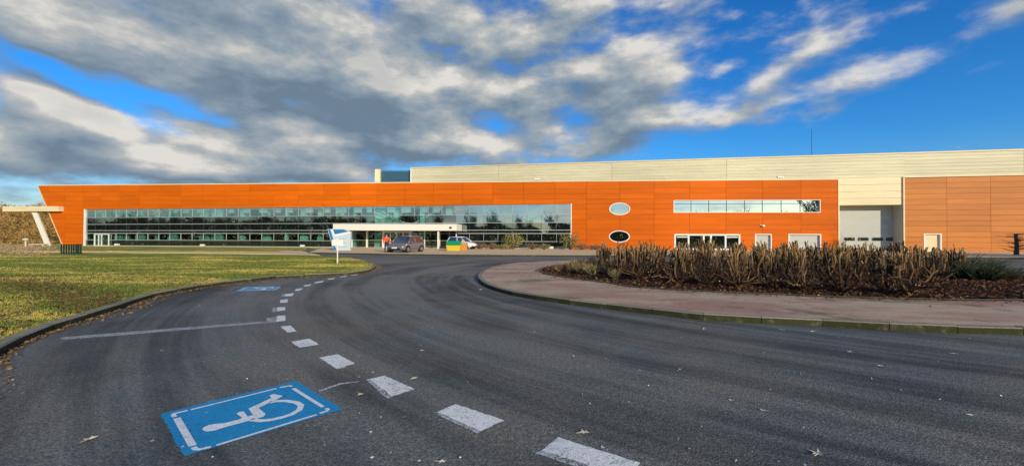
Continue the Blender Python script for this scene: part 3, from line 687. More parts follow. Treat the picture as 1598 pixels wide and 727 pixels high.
# interior partitions, columns, desks
for i, px in enumerate((151, 168, 180, 205, 232, 249, 262, 302, 318, 331, 366, 398, 440, 462, 487, 520, 545, 607, 652, 692, 745, 792, 838)):
    u = PA.u(px); mb = MB(); dd = -.55 - (i % 3) * .35; w_ = (0.5, 1.1, .8, 1.4)[i % 4]
    bar(mb, PA, u, u + w_, .14, 2.7, dd - .3, dd); mb.build('interior_column', 'teal_column', wing)
    mb = MB(); bar(mb, PA, u + .1, u + w_ * .8 + .1, 3.36, 6.05, dd - .3, dd); mb.build('interior_column', 'teal_column', wing)
for i in range(24):
    u = uL + 1 + i * 2.3 + rnd.uniform(0, 1); mb = MB(); bar(mb, PA, u, u + rnd.uniform(.7, 1.3), 4.9, 6.05, -.42, -.38); mb.build('roller_blind', 'blind_grey', wing)
mb = MB(); bar(mb, PA, PA.u(578), PA.u(606), .14, 6.05, -1.5, -1.3); mb.build('partition', 'teal_column', wing)
for k, (xa, xb, za, zb2) in enumerate(((577, 622, 5.6, 3.5), (577, 640, 4.9, 3.0), (640, 690, 3.2, 5.6))):
    ua_, ub_ = PA.u(xa), PA.u(xb); mb = MB(); slab(mb, PA, [[(ua_, za), (ub_, zb2), (ub_, zb2 + .28), (ua_, za + .28)]] if za > zb2 else [[(ua_, za), (ub_, zb2), (ub_, zb2 + .28), (ua_, za + .28)]], -1.2, -1.05); fix_normals(mb.build('stair_rail', 'blind_grey', wing))
for i in range(15):
    u = uL + 2 + i * 4.6; dd = -rnd.uniform(3.5, 6); mb = MB(); zz = 3.35 if i % 2 else .14
    bar(mb, PA, u, u + rnd.uniform(1, 2.6), zz, zz + rnd.uniform(.8, 1.5), dd - .8, dd); mb.build('desk', 'furniture', wing)
for i in range(7):
    u = uL + 5 + i * 9.7; mb = MB(); bar(mb, PA, u, u + .12, .14, 2.7, -D + .3, -4 - (i % 2) * 3); bar(mb, PA, u + 1.2, u + 1.32, 3.36, 6.05, -D + .3, -5 - (i % 3) * 2); mb.build('partition', 'interior_wall', wing)
# curtain wall
mx = [131.0]; s_ = 16.0
while mx[-1] < 880: mx.append(mx[-1] + 16 + (mx[-1] - 131) * .0101)
mx = [131 + (x - 131) * (892 - 131) / (mx[-1] - 131) for x in mx]; mu = [PA.u(x) for x in mx]
ENT = (PA.u(549), PA.u(712))
doorpx = (PA.u(598), PA.u(641))
OFF = -0.12
for r in range(len(GZ) - 1):
    for i in range(len(mu) - 1):
        a, b = mu[i] + .02, mu[i + 1] - .02; uc = (a + b) / 2; xc = (mx[i] + mx[i + 1]) / 2
        if r in (0, 1) and ENT[0] < uc < ENT[1]: continue
        if r == 2 and ENT[0] < uc < ENT[1]: continue
        kind = {0: 'dark_glass', 1: 'clear_glass', 2: 'spandrel_glass', 3: 'spandrel_glass', 4: 'spandrel_glass', 5: 'clear_glass', 6: 'clear_glass'}[r]
        if 572 < xc < 690 and r in (3, 4): kind = 'clear_glass'
        if xc > 700 and r in (4, 5, 6) : kind = 'mirror_glass'
        if xc > 700 and r == 1 and not (750 < xc < 760): kind = 'dark_glass'
        z0, z1 = GZ[r] + .03, GZ[r + 1] - .03; mb = MB()
        tl = rnd.uniform(-.004, .004); tl2 = rnd.uniform(-.003, .003)
        pts = [PA.p(a, z0 * fac(a), OFF + tl), PA.p(b, z0 * fac(b), OFF - tl), PA.p(b, z1 * fac(b), OFF - tl + tl2), PA.p(a, z1 * fac(a), OFF + tl + tl2)]
        mb.prism(pts, -PA.n * .02); mb.build('glass_pane', kind, wing)
for u in mu:
    inr = ENT[0] - .1 < u < ENT[1] + .1
    for r0_, r1_, mt_, wd_ in ((0, 1, 'frame_dark', .02), (1, 2, 'frame_silver', .022), (2, 5, 'frame_dark', .016), (5, 7, 'frame_silver', .022)):
        if inr and r1_ < 3: continue
        mb = MB(); bar(mb, PA, u - wd_, u + wd_, GZ[r0_] * fac(u) + .045, GZ[r1_] * fac(u) - .045, OFF - .05, OFF + .035 if mt_ != 'frame_dark' else OFF + .012); mb.build('mullion', mt_, wing)
for k, zz in enumerate(GZ):
    w = (.07, .035, .045, .04, .035, .03, .02, .06)[k]
    segs = [(uL, uR)] if k > 2 else [(uL, ENT[0]), (ENT[1], uR)]
    for a, b in segs:
        mb = MB()
        n = 6
        for q in range(n):
            c, d = a + (b - a) * q / n, a + (b - a) * (q + 1) / n
            P = [(c, zz * fac(c) - w), (d, zz * fac(d) - w), (d, zz * fac(d) + w), (c, zz * fac(c) + w)]
            slab(mb, PA, [P], OFF - .06, OFF + .055)
        mb.build('transom', 'frame_silver', wing)
for u, s in ((uL, 1), (uR, -1)):
    mb = MB(); w = .22 if s > 0 else .12; bar(mb, PA, min(u, u + s * w), max(u, u + s * w), 0, GZ[-1] * fac(u) + .05, -.2, .06); mb.build('reveal_trim', 'frame_white', wing)
mb = MB(); bar(mb, PA, uL, PA.u(549), 0.0, 0.13, -.1, .3); bar(mb, PA, PA.u(712), uR, 0.0, 0.13, -.1, .3); mb.build('plinth', 'stone_pale', wing)
# white side door at the left of the glazing
def glazed_door(pl, x0, x1, ytop, zb, parent, cols, off=0.0, name='door', frame='frame_white', glassn='clear_glass', fw_=.1, ztop=None):
    u0, z1 = pl.uz(x0, ytop); u1 = pl.u(x1, ytop)
    if ztop: z1 = ztop
    m = MB(); bar(m, pl, u0, u0 + fw_, zb, z1, off - .06, off + .06); bar(m, pl, u1 - fw_, u1, zb, z1, off - .06, off + .06); bar(m, pl, u0 + fw_, u1 - fw_, z1 - fw_, z1, off - .06, off + .06); bar(m, pl, u0 + fw_, u1 - fw_, zb, zb + fw_, off - .06, off + .055)
    edges = [u0 + (u1 - u0) * c for c in cols]
    for e in edges[1:-1]: bar(m, pl, e - fw_ / 2, e + fw_ / 2, zb + fw_, z1 - fw_, off - .055, off + .055)
    d = m.build(name, frame, parent); ORG[d.name] = ORG[parent.name]
    for a, b in zip(edges, edges[1:]):
        m = MB(); bar(m, pl, a + fw_ / 2 + .01, b - fw_ / 2 - .01, zb + fw_ + .01, z1 - fw_ - .01, off - .03, off); m.build('pane', glassn, d)
    m = MB(); um = (u0 + u1) / 2; bar(m, pl, um + .16, um + .2, zb + .9, zb + 1.2, off + .06, off + .12); m.build('handle', 'alloy', d)
    return d
glazed_door(PA, 147.5, 170.5, 365, .1, wing, (0, .3, .5, 1), off=.02)
# round windows
for k, (u, z, a, b) in enumerate(ell):
    n = 28; ring = MB()
    P = lambda i, s, o: PA.p(u + (a - s) * math.cos(2 * math.pi * i / n), z + (b - s) * math.sin(2 * math.pi * i / n), o)
    for i in range(n):
        ring.poly([P(i, -.03, .05), P(i + 1, -.03, .05), P(i + 1, .08, .05), P(i, .08, .05)]); ring.poly([P(i, .08, .05), P(i + 1, .08, .05), P(i + 1, .08, -.18), P(i, .08, -.18)]); ring.poly([P(i + 1, -.03, .05), P(i, -.03, .05), P(i, -.03, .0), P(i + 1, -.03, .0)])
    w = fix_normals(ring.build('round_window', 'frame_white', wing)); ORG[w.name] = ORG[wing.name]
    g = MB(); g.poly([P(i, .07, -.14) for i in range(n)]); g.build('pane', 'mirror_glass' if k == 0 else 'dark_glass', w)
# ribbon window
u0, u1, z0, z1 = ribbon
m = MB(); f = .065
bar(m, PA, u0, u1, z0, z0 + f, -.2, .055); bar(m, PA, u0, u1, z1 - f * .8, z1, -.2, .055); bar(m, PA, u0, u0 + f * 1.4, z0 + f, z1 - f * .8, -.2, .05); bar(m, PA, u1 - f, u1, z0 + f, z1 - f * .8, -.2, .05)
rw = m.build('ribbon_window', 'frame_white', wing); ORG[rw.name] = ORG[wing.name]
rj = [PA.u(1020 + x / 3.827) for x in (120, 225, 331, 437, 546, 652, 765, 878, 992)]
for a, b in zip(rj, rj[1:]):
    for c, d in ((z0 + f, z1 - .5), (z1 - .44, z1 - f)):
        m = MB(); tl = rnd.uniform(-.006, .006); m.prism([PA.p(a + .02, c, -.12 + tl), PA.p(b - .02, c, -.12 - tl), PA.p(b - .02, d, -.12 - tl), PA.p(a + .02, d, -.12 + tl)], -PA.n * .02); m.build('pane', 'mirror_glass', rw)
m = MB(); 
for e in rj[1:-1]: bar(m, PA, e - .025, e + .025, z0 + f, z1 - f, -.16, -.08)
bar(m, PA, u0 + f, u1 - f, z1 - .5, z1 - .44, -.155, -.075); m.build('glazing_bar', 'interior_dark', rw)
# ground floor doors
gd = glazed_door(PA, 1052, 1155, 365, 0.1, wing, (0, .22, .45, .56, .78, 1), off=0, glassn='dark_glass', fw_=.2, name='glazed_door')
for xa, xb in ((1056, 1073), (1133, 1151)):
    m = MB(); bar(m, PA, PA.u(xa), PA.u(xb), PA.z(1060, 370.6), PA.z(1060, 369), -.05, .05); m.build('transom', 'frame_white', gd)
for r_, nm in ((door1, 'service_door'), (gar1, 'garage_door')):
    u0, u1, z0, z1 = r_; f = .11
    m = MB(); bar(m, PA, u0, u0 + f, 0, z1, -.3, .06); bar(m, PA, u1 - f, u1, 0, z1, -.3, .06); bar(m, PA, u0 + f, u1 - f, z1 - f, z1, -.3, .06)
    d = m.build(nm, 'frame_white', wing); ORG[d.name] = ORG[wing.name]
    nl = 1 if nm == 'service_door' else 2
    for q in range(nl):
        m = MB(); za = .1 + (z1 - f - .1) * q / nl; zb_ = .1 + (z1 - f - .1) * (q + 1) / nl - .015; bar(m, PA, u0 + f, u1 - f, za, zb_, -.28, -.22); m.build('door_leaf', 'door_grey', d)
    m = MB(); bar(m, PA, u0 + .3, u0 + .42, 1.0, 1.06, -.22, -.14); m.build('handle', 'alloy', d)
# entrance glazing beneath the canopy
EZ = 2.55
eposts = [549, 572.5, 597.5, 641, 662.5, 685, 712]
eu = [PA.u(x) for x in eposts]
for i, (a, b) in enumerate(zip(eu, eu[1:])):
    if i == 2: continue
    nsub = 2
    for q in range(nsub):
        c = a + (b - a) * q / nsub; d = a + (b - a) * (q + 1) / nsub
        for z0, z1 in ((.18, 1.1), (1.15, 2.05), (2.1, EZ)):
            m = MB(); bar(m, PA, c + .04, d - .04, z0, z1, -.12, -.1); m.build('glass_pane', 'clear_glass' if i != 5 else 'dark_glass', wing)
for i, e in enumerate(eu):
    m = MB(); w = (.07, .1, .1, .08, .05, .16, .06)[i]; bar(m, PA, e - w, e + w, .1, EZ + .1, -.16, .03); m.build('mullion', 'frame_white', wing)
for a, b in ((eu[0], eu[2]), (eu[3], eu[6])):
    for z0, z1, o_ in ((1.1, 1.15, -.06), (2.05, 2.1, -.06), (.1, .18, 0)):
        m = MB(); bar(m, PA, a, b, z0, z1, -.14, o_); m.build('transom', 'frame_silver', wing)
glazed_door(PA, 598.5, 640, 362, .1, wing, (0, .26, .5, .74, 1), off=0, fw_=.13, ztop=2.3, name='entrance_door')
# canopy over the entrance
m = MB(); u0, u1 = PA.u(523), PA.u(716); PF = 3.2
zc1 = PA.z(620, 349) ; kf = (PA.a - PF) / PA.a
def shr(u): return u * kf
zt = CAMH + (PA.z(620, 349.5) - CAMH) * kf; zb_ = CAMH + (PA.z(620, 359.6) - CAMH) * kf
bar(m, PA, shr(u0), shr(u1), zb_, zt, .04, PF); cn = m.build('canopy', 'white_metal', wing); ORG[cn.name] = ORG[wing.name]
m = MB(); bar(m, PA, shr(u1) - .9, shr(u1) - .6, zt - .55, zt - .35, PF, PF + .1); m.build('camera_housing', 'black_plastic', cn)
m = MB(); bar(m, PA, shr(PA.u(686)) - .1, shr(PA.u(686)) + .1, 0.1, zb_, PF - .6, PF - .4); m.build('canopy_post', 'white_metal', wing)
# wall lamps
for px, py, nm in ((1190, 352, 'wall_lamp'),):
    u, z = PA.uz(px, py); m = MB(); bar(m, PA, u - .12, u + .12, z - .12, z + .08, .03, .3); bar(m, PA, u - .3, u - .12, z, z + .1, .03, .12); m.build('wall_lamp', 'frame_white', wing)
# left outrigger canopy
fin = MB(); zf1 = PA.z(50, 322.6); zf0 = PA.z(50, 330.3); ua, ub = PA.u(13), PA.u(99.5)
bar(fin, PA, ua, ub, zf0, zf1, .05, .7); fo = fin.build('side_canopy_beam', 'cream_smooth', wing)
m = MB(); bar(m, PA, ua + .2, PA.u(76), zf0 + .1, zf0 + .45, -6, .04); m.build('side_canopy_slab', 'roof_grey', wing)
m = MB(); a0, a1 = PA.uz(52.5, 331), PA.uz(60, 331); b0, b1 = PA.uz(74, 385.5), PA.uz(82, 385.5)
slab(m, PA, [[(b0[0], 0.05), (b1[0], 0.05), (a1[0], zf0), (a0[0], zf0)]], .1, .28); fix_normals(m.build('slanted_strut', 'white_metal', wing))
m = MB(); bar(m, PA, PA.u(89), PA.u(92), 0.05, PA.z(90, 367), -.9, -.6); m.build('post', 'white_metal', wing)

# ================================================================== CREAM HALL
hall = empty('production_hall', PC.p(20, 0, -4), 'tall cream ribbed metal hall rising behind the orange wing, dock door at its right', 'building')
uh0, uh1 = PC.u(641, 270), PC.u(1598, 270) + 16
hj = [641, 778, 955, 1134, 1411, 1598, 1900]
hu = [PC.u(x, 255) for x in hj]; hu[0] = uh0; hu[-1] = uh1
portal = (PC.u(1309.5), PC.u(1408))
zdoor = PC.z(1360, 320)
zlow = PC.z(1360, 277.5)
for i, (a, b) in enumerate(zip(hu, hu[1:])):
    # ribbed sheets: horizontal trapezoid profile
    z = zlow if a < portal[1] else HB - .4
    z = min(z, zlow); rows = np.arange(z - (.0 if True else 0), HC - .12, 0.42)
    for k, r0 in enumerate(rows):
        r1 = min(r0 + .42, HC - .1); m = MB()
        ga = .02 if i != 4 else .001; gb_ = .02 if i != 3 else .001; P0 = [PC.p(a + ga, r0, -.01), PC.p(a + ga, r0 + .04, .018), PC.p(a + ga, r1 - .05, .018), PC.p(a + ga, r1, .0)]
        P1 = [PC.p(b - gb_, r0, -.01), PC.p(b - gb_, r0 + .04, .018), PC.p(b - gb_, r1 - .05, .018), PC.p(b - gb_, r1, .0)]
        for q in range(3): m.poly([P0[q], P1[q], P1[q + 1], P0[q + 1]])
        m.poly([P0[0], P0[3], P0[2], P0[1]]); m.poly([P1[0], P1[1], P1[2], P1[3]]); m.poly([P0[3], P1[3], P1[0], P0[0]])
        fix_normals(m.build('cladding_sheet', 'cream_metal', hall))
# walls / box behind
mb = MB(); polys = [[(uh0, 0), (uh1, 0), (uh1, HC - .1), (uh0, HC - .1)]]; polys = subtract(polys, rect(portal[0], portal[1], -.1, zdoor)); slab(mb, PC, polys, -.3, -.03); mb.build('wall', 'cream_smooth', hall)
mb = MB(); mb.prism([PC.p(uh0, HC - .3, -.35), PC.p(uh1, HC - .3, -.35), PC.p(uh1, HC - .3, -40), PC.p(uh0, HC - .3, -40)], (0, 0, .15)); fix_normals(mb.build('roof', 'roof_grey', hall))
mb = MB(); bar(mb, PC, uh0, uh0 + .25, 0.05, HC - .1, -40, -.3); mb.build('end_wall', 'cream_smooth', hall)
mb = MB(); bar(mb, PC, uh1 - .25, uh1, 0.05, HC - .1, -40, -.3); mb.build('end_wall', 'cream_smooth', hall)
mb = MB(); bar(mb, PC, uh0 - .05, uh1, HC - .1, HC + .06, -.4, .1); mb.build('roof_coping', 'cream_smooth', hall)
mb = MB(); bar(mb, PC, uh0 - .06, uh0 + .1, 6, HC - .1, -.3, .09); mb.build('edge_trim', 'frame_white', hall)
# planks over the dock door
zz = zlow
nplk = 4
for k in range(nplk):
    m = MB(); a = zdoor + (zlow - zdoor) * k / nplk; b = zdoor + (zlow - zdoor) * (k + 1) / nplk; bar(m, PC, portal[0] - .2, portal[1] + .75, a + .015, b - .015, -.02, .05); m.build('lintel_plank', 'cream_smooth', hall)
mb = MB(); bar(mb, PC, portal[0] - .2, portal[0], 0, zdoor, -1.6, .06); mb.build('jamb', 'cream_smooth', hall)
mb = MB(); bar(mb, PC, portal[1] - .05, portal[1] + .15, 0, zdoor, -2.1, .04); mb.build('jamb', 'door_grey', hall)
mb = MB(); bar(mb, PC, portal[0], portal[1] - .05, zdoor, zdoor + .25, -2.1, -.3); mb.build('soffit', 'cream_smooth', hall)
# dock door, four sections with oblong windows
kd = 1.0; DO = -1.55
du0, du1 = portal[0] + .02, portal[1] - .07
dz = [0.1, 1.35, 1.95, 3.2, 4.4, zdoor - .01]
dd_ = MB(); bar(dd_, PC, du0, du1, 0.05, .1, DO - .06, DO + .05); dock = dd_.build('dock_door', 'rubber', hall); ORG[dock.name] = ORG[hall.name]
wz = 1.57
wins = [PC.u(x) * (PC.a - DO) / PC.a for x in (1321.5, 1343, 1365, 1387)]
for z0, z1 in zip(dz, dz[1:]):
    P = [rect(du0, du1, z0 + .006, z1 - .006)]
    if z0 == 1.35:
        for w in wins: P = subtract(P, [(w - .55, wz - .12), (w - .45, wz - .17), (w + .45, wz - .17), (w + .55, wz - .12), (w + .55, wz + .12), (w + .45, wz + .17), (w - .45, wz + .17), (w - .55, wz + .12)])
    m = MB(); slab(m, PC, P, DO - .05, DO); m.build('door_section', 'door_grey', dock)
for i, w in enumerate(wins):
    m = MB(); O = [(w - .62, wz - .15), (w - .5, wz - .22), (w + .5, wz - .22), (w + .62, wz - .15), (w + .62, wz + .15), (w + .5, wz + .22), (w - .5, wz + .22), (w - .62, wz + .15)]
    P = subtract([O], [(w - .5, wz - .1), (w - .42, wz - .14), (w + .42, wz - .14), (w + .5, wz - .1), (w + .5, wz + .1), (w + .42, wz + .14), (w - .42, wz + .14), (w - .5, wz + .1)])
    slab(m, PC, P, DO, DO + .03); m.build('door_window', 'black_plastic', dock)
    m = MB(); slab(m, PC, [rect(w - .5, w + .5, wz - .15, wz + .15)], DO - .04, DO - .02); m.build('pane', 'mirror_glass' if i in (1, 2) else 'dark_glass', dock)
# roof lamps and antenna on the parapets
for px, py in ((838, 279.5), (1221, 276)):
    u, z = PA.uz(px, py); c = PA.p(u, HA + .1, -.6)
    l = empty('parapet_lamp', c, 'small white floodlight on the orange parapet ' + ('above the glazed corner' if px < 1000 else 'above the long ribbon window'), 'lamp', 'parapet floodlights')
    m = MB(); m.box((c.x, c.y, c.z + .12), (.08, .08, .3)); m.build('stand', 'frame_silver', l)
    m = MB(); m.box((c.x, c.y - .1, c.z + .3), (.75, .3, .16)); m.build('lamp_head', 'frame_white', l)
a = PC.p(PC.u(1273, 242), HC, -1.0)
ant = empty('antenna', a, 'thin dark rod antenna on the cream hall roof against blue sky', 'antenna')
m = MB(); m.tube([a - Vector((0, 0, .3)), a + Vector((0, 0, 3.7))], [.03, .02], 6); m.build('mast', 'black_plastic', ant)
m = MB(); m.box((a.x, a.y, a.z + .02), (.5, .5, .12)); m.build('base_plate', 'frame_silver', ant)
# set-back plant block left of the hall
q0_, q1_, q2_ = (atY(585, 270, 64.6), atY(593, 270, 64.6), atY(641, 270, 64.9))
zt_ = atY(600, 264.2, 64.6).z
m = MB(); m.hexa([(q0_.x, 64.6, 6), (q1_.x, 64.6, 6), (q1_.x, 70, 6), (q0_.x, 70, 6), (q0_.x, 64.6, zt_), (q1_.x, 64.6, zt_), (q1_.x, 70, zt_), (q0_.x, 70, zt_)])
fix_normals(m.build('end_pier', 'cream_smooth', hall))
m = MB(); m.hexa([(q1_.x + .02, 65.2, 6), (q2_.x + .5, 65.2, 6), (q2_.x + .5, 70, 6), (q1_.x + .02, 70, 6), (q1_.x + .02, 65.2, zt_ - .05), (q2_.x + .5, 65.2, zt_ - .05), (q2_.x + .5, 70, zt_ - .05), (q1_.x + .02, 70, zt_ - .05)])
fix_normals(m.build('plant_block', 'louvre', hall))
for k in range(9):
    m = MB(); z = 9.3 + k * .3; m.hexa([(q1_.x + .03, 64.95, z), (q2_.x + .3, 64.95, z), (q2_.x + .3, 65.17, z + .12), (q1_.x + .03, 65.17, z + .12), (q1_.x + .03, 64.95, z + .03), (q2_.x + .3, 64.95, z + .03), (q2_.x + .3, 65.17, z + .16), (q1_.x + .03, 65.17, z + .16)])
    fix_normals(m.build('louvre_blade', 'louvre', hall))

# ================================================================== TAN ANNEX (right)
ann = empty('warehouse_annex', PB.p(PB.u(1500), 0, -1), 'low tan orange plank clad annex at the far right with a small service door', 'building')
uB0, uB1 = PB.u(1411.5), PB.u(1598) + 15
sd = prect(PB, 1441, 1469, 364.5, 390, 0.0)
bj = [uB0, PB.u(1477.5), PB.u(1546)]; st = bj[2] - bj[1]
while bj[-1] < uB1: bj.append(bj[-1] + st)
zs = [-.1, .55]
while zs[-1] < HB - .1: zs.append(min(zs[-1] + .66, HB))
for a, b in zip(bj, bj[1:]):
    for z0, z1 in zip(zs, zs[1:]):
        P = subtract([rect(a + .014, b - .014, z0 + .012, z1 - .012)], rect(*sd)); P = [p for p in P if area(p) > .004]
        if not P: continue
        groups = [[p] for p in P] if (z1 < sd[3] and len(P) > 1) else [P]
        for Pq in groups:
            m = MB(); slab(m, PB, Pq, -.005, .035 + rnd.uniform(-.004, .004)); m.build('cladding_plank', 'tan_panel', ann)
mb = MB(); polys = subtract([[(uB0, -.2), (bj[-1], -.2), (bj[-1], HB - .02), (uB0, HB - .02)]], rect(*sd)); slab(mb, PB, polys, -.34, -.01); mb.build('wall', 'panel_backing', ann)
mb = MB(); bar(mb, PB, uB0 - .1, bj[-1], HB, HB + .12, -.34, .08); mb.build('roof_coping', 'cream_smooth', ann)
mb = MB(); bar(mb, PB, uB0 - .14, uB0, -.1, HB + .12, -.36, .08); mb.build('edge_trim', 'cream_smooth', ann)
u0, u1, z0, z1 = sd; m = MB(); f = .14
bar(m, PB, u0, u0 + f, 0, z1, -.34, .07); bar(m, PB, u1 - f, u1, 0, z1, -.34, .07); bar(m, PB, u0 + f, u1 - f, z1 - f * .7, z1, -.34, .07); d = m.build('service_door', 'frame_white', ann); ORG[d.name] = ORG[ann.name]
m = MB(); bar(m, PB, u0 + f, u1 - f, .05, z1 - f * .7, -.33, -.25); m.build('door_leaf', 'door_grey', d)
m = MB(); bar(m, PB, u0 + .4, u0 + .52, 1.0, 1.06, -.25, -.17); m.build('handle', 'alloy', d)

# ================================================================== SIGNS
p = G(521, 391.5, .05); Ys = p.y
t = empty('totem_sign', p, 'slanted blue and pale grey totem sign panel left of the entrance canopy', 'sign')
def spx(x, y, off=0.0):
    q = atY(x, y, Ys); return Vector((q.x, Ys - off, max(q.z, .02)))
body = [spx(511, 357.3), spx(521, 393.0), spx(546.5, 391.5), spx(547.5, 361.5), spx(536, 357.3)]
m = MB(); m.prism(body, (0, .25, 0)); fix_normals(m.build('panel', 'sign_grey', t))
def face(nm, pts, mt, off=.012):
    m = MB(); m.prism([spx(x, y, off) for x, y in pts], (0, off - .001, 0)); fix_normals(m.build(nm, mt, t))
face('blue_stripe', [(512.2, 357.8), (515.5, 357.8), (525.5, 392.4), (521.2, 392.4)], 'sign_blue')
face('blue_stripe', [(519.5, 358), (535.8, 358), (543.5, 361.2), (522.5, 365.5)], 'sign_blue')
face('white_stripe', [(516, 358), (519, 358), (522.2, 366.4), (546.5, 362), (546.5, 364), (522.6, 368.8), (521.4, 368)], 'sign_white', .01)
for k in range(5): face('text_line', [(527, 372 + k * 3.2), (540 - (k % 2) * 4, 371.8 + k * 3.2), (540 - (k % 2) * 4, 372.8 + k * 3.2), (527, 373 + k * 3.2)], 'sign_text', .008)
p = G(526.5, 410.5, ZK)
t = empty('post_sign', p, 'small white sign board on a white post in the lawn tip', 'sign')
m = MB(); m.tube([p - Vector((0, 0, .1)), p + Vector((0, 0, 1.42))], .032, 8); m.build('post', 'sign_white', t)
q = atY(518, 383.5, p.y - .05); r_ = atY(536, 374, p.y - .05); m = MB(); m.box(((q.x + r_.x) / 2, p.y - .055, (q.z + r_.z) / 2), (r_.x - q.x, .03, r_.z - q.z)); m.build('sign_board', 'sign_white', t)

# ================================================================== FENCE (left) and small things
p = G(111, 396.5, .12); fe = empty('railing_fence', p, 'short dark green railing of upright bars beside the slanted wall foot', 'fence')
yf = p.y
for i, x in enumerate((95.5, 99.5, 103.5, 107.5, 111.5, 115, 119, 122, 125.8)):
    a = atY(x, 396.5, yf); hh = atY(x, 380.5, yf).z; m = MB(); th = .045 if i < 6 else .085
    m.box((a.x, yf, hh / 2), (th, .08, hh)); m.build('bar', 'fence_green', fe)
a, b = atY(95, 395, yf), atY(127, 395, yf)
for zz in (.25, .82): m = MB(); m.box(((a.x + b.x) / 2, yf + .06, zz), (b.x - a.x, .04, .05)); m.build('rail', 'fence_green', fe)
p = G(40, 387.5, .12); t = empty('bollard_light', p, 'small pale bollard light standing in the grass at the far left', 'lamp')
m = MB(); m.tube([p, p + Vector((0, 0, .85))], .09, 8); m.build('post', 'stone_pale', t)
m = MB(); m.lathe((p.x, p.y, p.z + .85), [(.1, 0), (.26, .06), (.28, .22), (.1, .32)], 12); m.build('lamp_head', 'stone_pale', t)
p = G(60, 385, .1); t = empty('low_bench', p, 'low pale bench beside the slanted white strut', 'bench')
m = MB(); m.box((p.x, p.y, .42), (2.1, .5, .14)); m.build('seat', 'stone_pale', t)
for s in (-.8, .8): m = MB(); m.box((p.x + s, p.y, .2), (.18, .44, .34)); m.build('leg', 'stone_pale', t)
for px, lab in ((201, 'beside the white side door'), (331, 'near the left half of the glazing'), (483, 'left of the totem sign'), (860, 'near the right end of the glazing')):
    q = PA.p(PA.u(px), .12, 1.6 if px < 800 else 2.2); t = empty('ground_floodlight', q, 'small white ground floodlight ' + lab, 'lamp', 'ground floodlights before the glazing')
    m = MB(); m.box((q.x, q.y, q.z + .25), (.55, .25, .22)); m.build('lamp_head', 'frame_white', t)
    m = MB(); m.box((q.x, q.y, q.z + .07), (.1, .1, .18)); m.build('foot', 'frame_silver', t)

